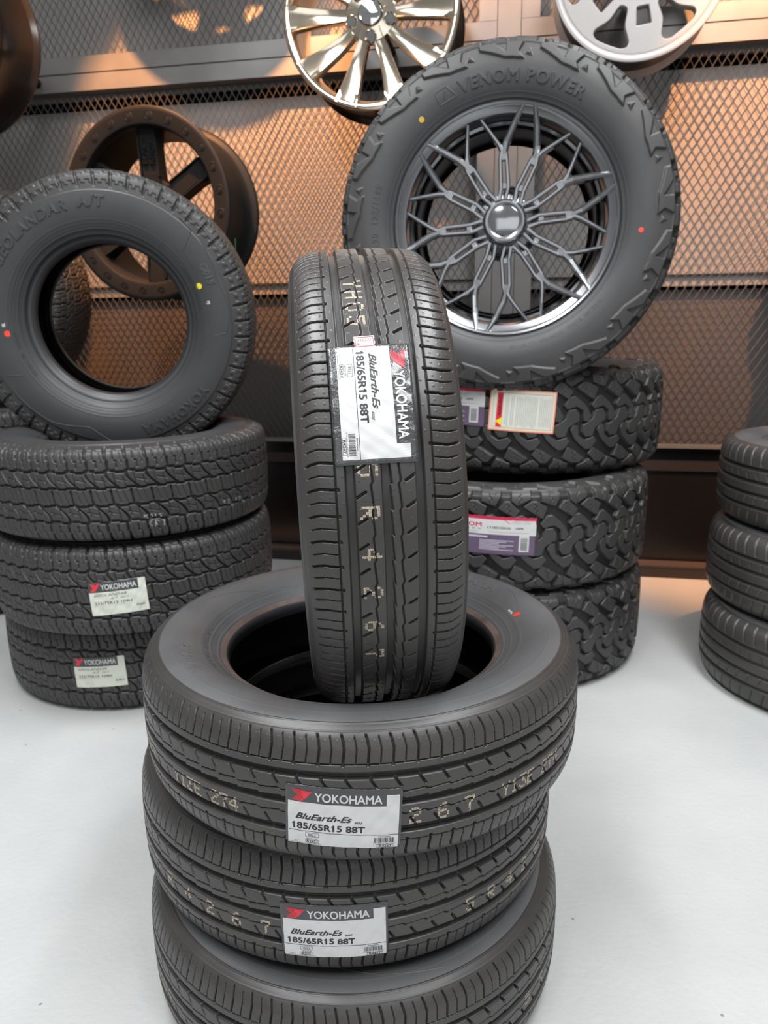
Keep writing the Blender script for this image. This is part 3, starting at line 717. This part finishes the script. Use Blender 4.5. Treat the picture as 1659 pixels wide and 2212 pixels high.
def label_warning(t, arc0, h0, rot):
    L = Label(t, 'D', arc0, h0, 168, 106, rot, M['lab_cream'], .12, 4, lab='white caution label with an orange border')
    for a_, b_, c_, d_ in ((0, 0, 168, 3.2), (0, 102.8, 168, 106), (0, 0, 3.2, 106), (164.8, 0, 168, 106)): L.rect(a_, b_, c_, d_, 'ink_orange')
    L.box(9, 8, 160, 98, 'ink_orange', 1.3); L.rect(19, 8.5, 34, 97.5, 'ink_red')
    L.text('WARNING', 27, 42, 8, 'ink', bold=.03, rot=90, width=54, lv=3)
    L.poly([(34, 72), (34, 93), (18, 82.5)], 'ink_yellow', 3)
    rng = random.Random(2)
    for k in range(26):
        x = 42+k*4.5; y = 14+rng.random()*6
        if k in (2, 5, 18): continue
        L.rect(x, y, x+1.5, 94-rng.random()*5, 'ink_light', 2)
    return L.done()

def mw_stack(x, y, z, rot=0): return Matrix.Translation((x, y, z)) @ Matrix.Rotation(math.radians(rot), 4, 'Z')
def mw_axes(loc, Xv, Yv, Zv):
    Mx = Matrix.Identity(4)
    for i in range(3): Mx[i][0] = Xv[i]; Mx[i][1] = Yv[i]; Mx[i][2] = Zv[i]; Mx[i][3] = loc[i]
    return Mx
def mw_face(loc, yaw, pit, spin=0):                    # axis (local z) towards the viewer, local y up
    a = Vector((math.sin(yaw)*math.cos(pit), -math.cos(yaw)*math.cos(pit), math.sin(pit)))
    Xv = Vector((0, 0, 1)).cross(a); Xv.normalize(); Yv = a.cross(Xv)
    return mw_axes(loc, Xv, Yv, a) @ Matrix.Rotation(math.radians(spin), 4, 'Z')

# ---------------------------------------------------------------- front stack: three lying road tyres and one standing
WA = .1788
SQ = Matrix.Diagonal((1, 1, .963, 1))                  # the lying tyres are squashed a little by their load
def sidewall_A(t, spin=0, full=True):
    side_text(t, 'A', 'YOKOHAMA', 254, 50+spin, 20, .5, bold=.03, sp=1.05, m=M['side'])
    side_text(t, 'A', 'BluEarth-Es', 254, 208+spin, 15, .5, bold=.03, shear=.3, m=M['side'])
    side_text(t, 'A', '185/65R15  88T  TUBELESS  RADIAL', 222, 60+spin, 5, .35, bold=.01, sp=1.15, m=M['side'])
    side_text(t, 'A', 'M+S  E4  02148  TREADWEAR 300 TRACTION A', 222, 190+spin, 5, .35, bold=.01, sp=1.15, m=M['side'])
    for a, b_ in ((100, 178), (20, 88), (255, 330)): side_line(t, 'A', [(222, a+spin), (222, b_+spin)], .6, .45)
    side_line(t, 'A', [(277, 176+spin), (262, 158+spin), (245, 146+spin), (230, 138+spin)], .6, .45)
    side_line(t, 'A', [(277, 38+spin), (262, 24+spin), (245, 12+spin), (230, 2+spin)], .6, .45)
    side_line(t, 'A', [(283, 150+spin), (283, 110+spin)], .5, .35)
GA = 'road tyres in the front pile'
T1 = tyre('A', 'road_tyre', 'topmost lying road tyre of the front pile, with a label and red dot', mw_stack(-.0353, 1.0188, 2.5*WA) @ SQ, GA)
sidewall_A(T1)
side_dot(T1, 'A', 236, 8, 5.5, M['red_dot'], lab='red paint dot')
side_text(T1, 'A', 'W7A', 231, 12, 5, .2, m=M['whiteink'], bold=.02)
label_blu(T1, -13.5, -16, -2.5, hh=76, seed=1, lab='charcoal and white paper label with a red emblem')
dot_code(T1, 'A', 'Y13E 274', -250, -20.5, 19, 14.2)
dot_code(T1, 'A', '2', 60, -19.5, 21, 30); dot_code(T1, 'A', '6', 93, -19.5, 21, 30); dot_code(T1, 'A', '7', 126, -19.5, 21, 30)
dot_code(T1, 'A', 'Y13E 274', 178, -19, 19, 14.2); dot_code(T1, 'A', '5R', -355, -24, 20, 34)
T2 = tyre('A', 'road_tyre', 'middle road tyre of the front pile, lying flat with one paper label, between two others', mw_stack(-.0609, 1.0477, 1.5*WA) @ SQ, GA)
label_blu(T2, -4, -13.5, .5, hh=77, seed=2, lab='charcoal and white paper label with a red emblem')
dot_code(T2, 'A', '5R4267', -300, -18.5, 20, 41, m=M['cream']); dot_code(T2, 'A', '5R4267', 165, -18.5, 20, 36)
T3 = tyre('A', 'road_tyre', 'lowest road tyre of the front pile, cut off by the bottom of the picture', mw_stack(-.0515, 1.0113, .5*WA) @ SQ, GA)
dot_code(T3, 'A', '5R42', 262, -14, 20, 42); dot_code(T3, 'A', 'Y13E 274', -390, -14, 18, 14)
sidewall_A(T3, 120)
# standing tyre in the hole of the pile
yw, ln = .0882, .03
a = Vector((math.cos(yw)*math.cos(ln), math.sin(yw)*math.cos(ln), math.sin(ln))); f = Vector((0, 0, 1)).cross(a).normalized(); 
Xv = f.cross(a)                                        # local x points down
T4 = tyre('A', 'road_tyre', 'road tyre standing upright in the pile, tread towards the viewer, large label and price tag', mw_axes((-.0232, 1.0495, .7405), Xv, f, a), GA)
label_blu(T4, -142.5, -7.5, 0, w=131, hh=86, seed=5, crinkle=True, lab='crinkled charcoal and white paper label with a red emblem')
L = Label(T4, 'A', -212, -11, 15, 22, 2.5, M['lab_white'], .1, 3, name='price_tag', lab='small white price tag with a red border and handwriting')
# the tag reads with its top away from the floor: x across the tyre, so text is turned
for k in ((1.2, 1, 13.8, 1.8), (1.2, 20.2, 13.8, 21), (1.2, 1, 2.0, 21), (13, 1, 13.8, 21)): L.rect(*k, 'ink_red')
L.text('355.332', 5.2, 11, 3.2, 'ink_grey', shear=.3, rot=90, width=15); L.text('$..........', 10, 11, 2.8, 'ink_red', rot=90, width=16)
L.done()
dot_code(T4, 'A', '5R4267', -78, -18, 21, 44.5); dot_code(T4, 'A', 'YH05 21', -312, -18, 20, 21); dot_code(T4, 'A', 'YH03 K', 215, -18, 19, 21)

# ---------------------------------------------------------------- left stack: all-terrain tyres
WB = .2332
GB = 'all-terrain tyres at the left'
def TB(x, y, z, rot, label): return tyre('B', 'all_terrain_tyre', label, mw_stack(x, y, z, rot), GB)
l1 = TB(-.6865, 1.9992, 2.5*WB, 3, 'top lying all-terrain tyre of the left pile, unlabelled, under the upright tyre')
dot_code(l1, 'B', '5213', 120, -54, 13, 11, sub=2, m=M['whiteink']); dot_code(l1, 'B', 'KR1', 128, -70, 14, 16, sub=2, m=M['whiteink']); dot_code(l1, 'B', '33 12', 320, -50, 12, 14, sub=2, m=M['whiteink'])
l2 = TB(-.6865, 1.9992, 1.5*WB, 0, 'middle all-terrain tyre of the left pile, the upper of the two with paper labels')
label_geo(l2, 65.5, -5.5, 3.4, 6)
l3 = TB(-.7167, 2.0799, .5*WB, 0, 'bottom all-terrain tyre of the left pile, standing on the floor with a paper label')
label_geo(l3, .5, 1, 2.5, 9)
U = tyre('B', 'all_terrain_tyre', 'all-terrain tyre standing upright on the left pile, sidewall lettering and yellow dot facing out', mw_face((-.7128, 2.0862, .975), .0907, -.0644), GB)
side_text(U, 'B', 'GEOLANDAR  A/T', 289, 118, 25, 2.0, bold=.022, shear=.15, sp=1.18, m=M['side_at'])
side_text(U, 'B', 'YOKOHAMA', 289, -57, 23, 2.0, bold=.022, sp=1.16, m=M['side_at'])
side_text(U, 'B', 'G015', 285, 24, 17, 1.0, bold=.05, shear=.15, m=M['emboss'])
side_text(U, 'B', '235/75R15 109H  TUBELESS', 238, 200, 7, .5, bold=.01, m=M['side_at']); side_text(U, 'B', 'OUTSIDE  RADIAL  M+S', 238, 20, 7, .5, m=M['side_at'])
side_dot(U, 'B', 252, 20, 7.5, M['yellow_dot'], lab='yellow paint dot'); side_dot(U, 'B', 253, 186, 7.5, M['red_dot'], lab='red paint dot')
side_text(U, 'B', 'PJ', 262, 10, 7, .3, m=M['whiteink']); side_text(U, 'B', '8L', 258, 181, 7, .3, m=M['whiteink'])
for pts in ([(322, 52), (318, 44), (268, 40), (262, 30)], [(318, 38), (300, 20), (312, 4), (300, -6), (270, -8)], [(262, 210), (300, 206), (310, 218), (308, 236), (280, 254), (318, 268)]):
    side_line(U, 'B', pts, 1.0, .8, m=M['side_at'])
# tyres behind, near the wall
xb, yb = -1.40, 2.74
for k, lb in enumerate(('lowest tyre of the pile behind the left pile, nearly hidden', 'second tyre of the pile behind the left pile, nearly hidden', 'top lying tyre behind the left pile, seen through the hole of the upright tyre')):
    tyre('B', 'all_terrain_tyre', lb, mw_stack(xb, yb, (k+.5)*WB, 40*k), GB)
tyre('B', 'all_terrain_tyre', 'dark tyre standing by the mesh, its tread seen through the left upright tyre', mw_face((-1.397, 2.72, 1.072), -.1905, .0), GB)

# ---------------------------------------------------------------- right stack: rugged-terrain tyres
WD = .281
GD = 'rugged terrain tyres at the right'
r1 = tyre('D', 'rugged_terrain_tyre', 'top lying rugged tyre right of the standing road tyre, bearing the orange bordered caution label', mw_stack(.4238, 2.31, 2.5*WD, 4), GD)
label_warning(r1, -69-28.5, 32, -3.6); label_venom(r1, -272-28.5, 42, -2, 3)
r2 = tyre('D', 'rugged_terrain_tyre', 'middle rugged tyre of the right pile with a single red, white and purple label', mw_stack(.3602, 2.1935, 1.5*WD, -8), GD)
label_venom(r2, -90+57, 17, -1.6, 8)
r3 = tyre('D', 'rugged_terrain_tyre', 'bottom rugged tyre of the right pile, unlabelled, standing on the floor', mw_stack(.3602, 2.1935, .5*WD, 25), GD)
WY, WP = -.179, .0445
mwW = mw_face((.3214, 2.0371, 1.1884), WY, WP)
r4 = tyre('D', 'mounted_tyre', 'rugged tyre mounted on a dark many-spoked wheel, standing upright on the right pile', mwW, GD)
side_text(r4, 'D', 'VENOM POWER', 318, 84, 26, 2.2, bold=.022, sp=1.16, m=M['side_at'])
side_text(r4, 'D', 'LT285/55R20  122/119S', 318, 186, 15, .8, bold=.02, sp=1.2, m=M['side_at'])
side_text(r4, 'D', 'TUBELESS  RADIAL  MADE FOR ALL ROADS', 300, -62, 8, .5, m=M['side_at'], sp=1.15)
side_dot(r4, 'D', 308, 131, 6.5, M['gold_dot'], lab='ochre paint dot'); side_dot(r4, 'D', 318, -6, 5.5, M['red_dot'], lab='red paint dot')
for pts in ([(304, 121), (334, 121)], [(304, 113), (334, 116)], [(304, 121), (304, 113)], [(334, 121), (334, 116)], [(310, 118.5), (328, 117)]): side_line(r4, 'D', pts, 1.5, 1.2, m=M['side_at'])

# ---------------------------------------------------------------- wheels
def pol(r, d): return (r*math.cos(math.radians(d)), r*math.sin(math.radians(d)))
def seg_bar(mb, nodes_, depth, bev=.003):
    mb.bar([n[:2] for n in nodes_], [n[2] for n in nodes_], [n[3] for n in nodes_], depth, bev)
def rounded_cap_lathe(mb, R_, z, h): mb.lathe([(0, z+h), (R_*.72, z+h), (R_*.76, z+h*.96), (R_*.79, z+h*1.03), (R_*.9, z+h), (R_, z+h*.75), (R_*1.02, z)], 64)
def place(t, mw, children=True): t.matrix_world = mw
# -- dark many-spoked wheel inside the rugged tyre
def wheel_split():
    b = MB(); b.lathe([(.2715, -.006), (.2715, .0), (.268, .003), (.2635, .001), (.2615, -.003), (.2575, -.006), (.2455, -.010), (.2420, -.016), (.2385, -.030), (.2360, -.045), (.2300, -.050), (.2265, -.060), (.2235, -.105), (.2235, -.15), (.236, -.185), (.243, -.205), (.262, -.215), (.262, -.225), (.25, -.225), (.235, -.2), (.21, -.16)], 192)
    t = b.build('wheel_rim', M['gunmetal'], r4); autosmooth(t, 28); t.location = (0, 0, .111); t['label'] = 'dark gunmetal wheel with many forked spokes'
    b = MB(); b.lathe([(.2235, -.055), (.220, -.058), (.220, -.2), (.236, -.2)], 128); o = b.build('barrel', M['gun_dark'], t); autosmooth(o)
    for u in range(6):
        ax = 79+60*u
        for sg in (-1, 1):
            b = MB(); A = lambda r, d: pol(r, ax+sg*d)
            def nd(r, d, w, z): x, y = A(r, d); return (x, y, w, z)
            # slotted root: two thin rails joined at both ends
            seg_bar(b, [nd(.050, 14, .012, -.030), nd(.085, 7.0, .0100, -.030), nd(.155, 11.2, .0100, -.026), nd(.168, 13.0, .012, -.024)], .022, .0028)
            seg_bar(b, [nd(.056, 28, .012, -.030), nd(.085, 19.2, .0100, -.030), nd(.150, 17.0, .0100, -.026), nd(.168, 14.6, .012, -.024)], .022, .0028)
            seg_bar(b, [nd(.146, 14.1, .021, -.027), nd(.160, 14.0, .020, -.025)], .020, .002)
            seg_bar(b, [nd(.082, 13, .021, -.033), nd(.094, 13, .020, -.033)], .02, .002)
            # long arm to the lip, tapering
            seg_bar(b, [nd(.160, 13.4, .015, -.0245), nd(.185, 11.6, .0165, -.020), nd(.225, 6.8, .0150, -.010), nd(.264, 2.9, .0090, .0015)], [.030, .032, .036, .022], .0045)
            # short arm to the barrel edge
            seg_bar(b, [nd(.163, 14.2, .012, -.0245), nd(.182, 17.2, .0105, -.023), nd(.214, 22.4, .0092, -.020), nd(.2505, 26.9, .0070, -.013)], [.026, .026, .03, .02], .003)
            b.build('spoke', M['gunmetal'], t)
    b = MB(); b.lathe([(.020, -.060), (.066, -.060), (.071, -.056), (.072, -.050), (.070, -.044), (.060, -.040), (.052, -.036), (.02, -.036)], 72); b.build('hub', M['gunmetal'], t, smooth='auto')
    for u in range(6):
        x, y = pol(.068, 79+60*u); b = MB()
        b.lathe([(.0195, -.056), (.0195, -.034), (.0175, -.032), (.0155, -.034), (.0145, -.045), (.010, -.048), (.009, -.0485), (0, -.0485)], 28, c=(x, y, 0)); b.build('lug_seat', M['gun_dark'], t, smooth='auto')
    b = MB(); b.lathe([(.036, .0035), (.040, .0060), (.046, .0060), (.0515, .0005), (.0535, -.010), (.0535, -.038)], 80); b.build('centre_cap', M['gunmetal'], t, smooth='auto')
    MB().lathe([(0, .0048), (.034, .0042), (.0372, .003)], 64).build('cap_face', M['capglass'], t, smooth=True)
    return t
wheel_split()

def mount(t, depth, off):                             # arm that carries a wheel on the mesh frame
    MB().tube((0, 0, -depth*.45), (0, 0, -off+.02), .017).build('mounting_arm', M['matteblack'], t)
# -- satin black six-spoke wheel with a bolted ring
def wheel_bolted():
    mw = mw_face((-.731, 2.484, 1.320), PSI-.06, 0, spin=0)
    t = thing('bolted_ring_wheel', 'satin black six-spoke wheel with a ring of bolts, half behind the left upright tyre', 'wheel', mw)
    MB().lathe([(.282, -.012), (.285, -.006), (.284, 0), (.279, .003), (.270, .003), (.262, .0012), (.240, .0006), (.233, -.002), (.229, -.008), (.228, -.03)], 192).build('outer_ring', M['matteblack'], t, smooth='auto')
    MB().lathe([(.234, -.010), (.231, -.028), (.226, -.055), (.222, -.11), (.222, -.2), (.240, -.225)], 144).build('barrel', M['inner_black'], t, smooth='auto')
    b = MB(); b.lathe([(.268, -.012), (.262, -.02), (.252, -.06), (.250, -.12), (.248, -.19), (.256, -.215), (.262, -.222), (.275, -.226), (.279, -.232), (.277, -.240), (.268, -.243)], 160); o = b.build('outer_barrel', M['matteblack'], t, smooth='auto')
    for k in range(24):
        x, y = pol(.2575, 7.5+15*k); b = MB()
        b.lathe([(.0140, -.002), (.0138, .0012), (.0118, .0018), (.0112, .0004), (.007, .0002)], 24, c=(x, y, .0006)); b.lathe([(.0088, .0), (.0088, .0016), (.0, .0024)], 6, c=(x, y, .0008)); b.build('bolt', M['bolt'], t)
    for k in range(6):
        d = 90+60*k; b = MB(); ca, sa = math.cos(math.radians(d)), math.sin(math.radians(d))
        pts = [(ca*r, sa*r) for r in (.06, .10, .17, .233)]
        b.bar(pts, [.075, .066, .064, .078], [-.05, -.045, -.040, -.036], .045, .009)
        b.build('spoke', M['matteblack'], t)
        for sg in (-1, 1):
            b = MB(); ox, oy = -sa*sg*.030, ca*sg*.030
            b.bar([(ca*r+ox, sa*r+oy) for r in (.09, .16, .215)], [.006]*3, [-.040, -.035, -.031], .02, .002); b.build('spoke_edge', M['matteblack'], t)
    V, T = text_arr('BLACK', .017, .03, 0, extrude=.0016); V2, T2 = text_arr('RHINO', .017, .03, 0, extrude=.0016)
    for V_, T_, dx in ((V, T, -.0115), (V2, T2, .0115)):
        P = np.stack([dx-V_[:, 1], V_[:, 0]+.165, V_[:, 2]-.0385], -1); obj('lettering', me_np('lettering', P, None, T_, False), M['bolt'], t)
    MB().lathe([(.02, -.10), (.085, -.10), (.088, -.055), (.07, -.05), (.062, -.052), (.02, -.052)], 64).build('hub', M['matteblack'], t, smooth='auto')
    MB().lathe([(0, -.022), (.030, -.022), (.040, -.026), (.044, -.052)], 48).build('centre_cap', M['matteblack'], t, smooth='auto')
    for k in range(6):
        x, y = pol(.065, 60+60*k); MB().lathe([(.013, -.05), (.013, -.046), (.010, -.046), (.009, -.06), (0, -.06)], 20, c=(x, y, 0)).build('lug_seat', M['bolt'], t, smooth='auto')
    MB().box((.2500, -.128, -.100), (.2508, -.095, -.097)).build('green_mark', M['green'], t)
    mount(t, .2, .50); return t
wheel_bolted()
# -- polished ten-spoke wheel, warm reflected light put into its colour
def wheel_polished():
    mw = mw_face((-.026, 2.52, 1.861), PSI, 0, spin=0)
    t = thing('polished_wheel', 'polished ten-spoke alloy wheel coloured with warm reflected light, hung above the standing road tyre', 'wheel', mw)
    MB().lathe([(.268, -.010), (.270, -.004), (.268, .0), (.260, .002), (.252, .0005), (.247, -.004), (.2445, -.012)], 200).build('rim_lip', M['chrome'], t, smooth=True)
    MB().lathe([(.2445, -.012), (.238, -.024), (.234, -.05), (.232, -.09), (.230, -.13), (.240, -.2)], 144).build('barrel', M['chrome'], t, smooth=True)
    MB().lathe([(.268, -.010), (.258, -.02), (.240, -.05), (.238, -.16), (.252, -.19), (.264, -.2), (.268, -.205), (.267, -.212), (.255, -.214)], 160).build('outer_barrel', M['barrel'], t, smooth='auto')
    for k in range(10):
        d = -90-18+36*k; par = 1 if k % 2 == 0 else -1     # lug hole lies between the pair
        b = MB(); dr = math.radians(d); e = np.array([math.cos(dr), math.sin(dr)]); n_ = np.array([-e[1], e[0]])
        rs = np.array([.040, .06, .085, .115, .15, .185, .215, .240, .260]); ws = np.array([.032, .033, .035, .039, .045, .053, .062, .071, .078])
        sh = np.array([-.001, 0, .002, .003, .003, .002, .001, 0, 0])*par*-1
        zt = np.array([-.016, -.019, -.023, -.025, -.023, -.017, -.009, -.002, .0032])
        V = []; prof = [(-.5, -.030), (-.5, -.004), (-.44, .0), (-.25, -.0022), (0, -.0030), (.25, -.0022), (.44, 0), (.5, -.004), (.5, -.030)]
        for r, w, s_, z in zip(rs, ws, sh, zt):
            for px, pz in prof:
                q = e*r+n_*(px*w+s_); V.append((q[0], q[1], z+pz))
        m_ = len(prof); Q = [(i*m_+j, (i+1)*m_+j, (i+1)*m_+j+1, i*m_+j+1) for i in range(len(rs)-1) for j in range(m_-1)]
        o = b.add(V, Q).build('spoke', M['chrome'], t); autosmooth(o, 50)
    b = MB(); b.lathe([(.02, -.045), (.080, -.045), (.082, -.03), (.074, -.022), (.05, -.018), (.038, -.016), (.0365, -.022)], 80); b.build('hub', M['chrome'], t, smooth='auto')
    for k in range(5):
        x, y = pol(.0625, -90+72*k)
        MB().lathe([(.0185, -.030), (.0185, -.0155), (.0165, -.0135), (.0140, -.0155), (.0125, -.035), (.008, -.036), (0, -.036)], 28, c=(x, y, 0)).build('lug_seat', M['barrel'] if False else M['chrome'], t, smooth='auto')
        MB().lathe([(.0145, -.0150), (.0132, -.0146), (.0128, -.0148), (0, -.0148)], 24, c=(x, y, 0)).build('lug_shade_disc', M['lug_shade'], t)  # flat black disc painting the shade inside the lug hole
    MB().lathe([(0, -.0090), (.027, -.0095), (.031, -.0105), (.034, -.0085), (.0355, -.014), (.0355, -.02)], 64).build('centre_cap', M['chromecap'], t, smooth='auto')
    o = MB().box((-.028, -.274, -.196), (-.002, -.266, -.186)).build('paper_tag', M['sticker_pink'], t); o['label'] = 'small pale paper tag'
    mount(t, .2, .385); return t
wheel_polished()
# -- pale silver wheel with windows
def wheel_windows():
    mw = mw_face((.755, 2.454, 1.941), PSI, 0, spin=0)
    t = thing('windowed_wheel', 'pale silver wheel with large and small windows, hung at the upper right', 'wheel', mw)
    circ = [pol(.221, d) for d in np.arange(0, 360, 3)]; loops = [circ]
    def turn(P, d): c, s = math.cos(math.radians(d)), math.sin(math.radians(d)); return [(x*c-y*s, x*s+y*c) for x, y in P]
    for k in range(6):
        big = rounded([(.100, -.014), (.100, .014), (.148, .026), (.182, .056), (.198, .056), (.2095, .040), (.2115, 0), (.2095, -.040), (.198, -.056), (.182, -.056), (.148, -.026)], .012, 4)
        loops.append(turn(big, -112+60*k))
        sm = rounded([(.096, -.019), (.096, .019), (.150, .024), (.150, -.024)], .006, 4)
        loops.append(turn(sm, -82+60*k))
    loops.append([pol(.036, d) for d in np.arange(0, 360, 8)])
    V, T = plate_arr(loops, .013, .003, 2); r = np.hypot(V[:, 0], V[:, 1]); V[:, 2] += -.022
    o = obj('face_plate', me_np('face_plate', V, None, T), M['silver'], t); autosmooth(o, 30)
    MB().lathe([(.219, -.028), (.219, -.012), (.2215, -.007), (.228, -.002), (.240, .0), (.2445, -.001), (.2455, -.006), (.243, -.013)], 180).build('rim_lip', M['silver'], t, smooth='auto')
    MB().lathe([(.219, -.026), (.212, -.035), (.208, -.08), (.208, -.14), (.222, -.18)], 120).build('barrel', M['silver_edge'], t, smooth='auto')
    MB().lathe([(.243, -.013), (.232, -.02), (.222, -.04), (.219, -.12), (.226, -.15), (.2265, -.152)], 140).build('outer_barrel', M['gun_dark'], t, smooth='auto')
    MB().lathe([(.2265, -.152), (.236, -.168), (.240, -.178), (.241, -.186), (.236, -.190), (.222, -.19)], 140).build('rear_flange', M['silver'], t, smooth='auto')
    MB().lathe([(0, .006), (.040, .006), (.058, .002), (.064, -.006), (.066, -.03)], 64).build('centre_cap', M['silver'], t, smooth='auto')
    mount(t, .15, .30); return t
wheel_windows()
# -- plain wheels whose edges only are seen
def wheel_edge(name, label, c, R_, width, mface, mbar, mlip, off, mw=None):
    t = thing(name, label, 'wheel', mw or mw_face(c, PSI, 0))
    k = R_/.27
    MB().lathe([(.262*k, -.008), (.266*k, -.003), (.264*k, .001), (.250*k, .001), (.242*k, -.01), (.236*k, -.03)], 144).build('rim_lip', mlip, t, smooth='auto')
    MB().lathe([(.236*k, -.03), (.230*k, -.06), (.228*k, -width*.9)], 120).build('barrel', mface, t, smooth='auto')
    MB().lathe([(.262*k, -.008), (.254*k, -.02), (.249*k, -.035), (.243*k, -.06), (.246*k, -.065), (.246*k, -.07), (.240*k, -.08), (.240*k, -width*.68), (.256*k, -width*.86), (.258*k, -width*.9)], 144).build('outer_barrel', mbar, t, smooth='auto')
    MB().lathe([(.258*k, -width*.9), (.266*k, -width*.95), (.270*k, -width*.97), (.270*k, -width), (.262*k, -width-.004), (.24*k, -width)], 144).build('rear_flange', mbar, t, smooth='auto')
    for j in range(7):
        d = math.radians(90+360/7*j); b = MB(); b.bar([(math.cos(d)*r*k, math.sin(d)*r*k) for r in (.05, .12, .20, .245)], [.05, .04, .036, .05], [-.03, -.035, -.03, -.01], .03, .006); b.build('spoke', mface, t)
    MB().lathe([(0, -.012), (.035, -.014), (.07, -.03), (.072, -.06)], 48).build('hub', mface, t, smooth='auto')
    mount(t, width, off); return t
wheel_edge('alloy_wheel', 'wheel with a bright lip and dark brown barrel cut off by the upper left edge', tuple(Vector((-1.363, 2.76, 1.85))+NW*.23), .277, .23, M['silver_edge'], M['barrel'], M['silver_edge'], .63)
t = wheel_edge('alloy_wheel', 'black wheel whose lower rim shows at the top edge, above the bolted black wheel', (-.71, 2.64, 2.45), .25, .21, M['matteblack'], M['matteblack'], M['matteblack'], .41)
MB().box((-.085, -.2475, -.03), (-.06, -.2385, .003)).build('paper_tag', M['sticker_pink'], t)['label'] = 'small pale paper tag'
wheel_edge('alloy_wheel', 'black wheel just entering the right edge at the height of the dark spoked wheel', (1.52, 2.30, 1.27), .26, .2, M['matteblack'], M['matteblack'], M['matteblack'], .32)

# ---------------------------------------------------------------- far right stack of road tyres
GE = 'road tyres at the right edge'
WE = .2185
for k, (dx, dy, lb) in enumerate(((0, 0, 'bottom street tyre of the pile at the right edge, standing on the floor'), (.012, .03, 'middle street tyre of the pile at the right edge'), (.03, .05, 'top street tyre of the pile at the right edge, its upper sidewall visible'))):
    tyre('E', 'street_tyre', lb, mw_stack(1.205+dx, 1.86+dy, (k+.5)*WE, 30*k), GE)
print('objects', len(bpy.data.objects))
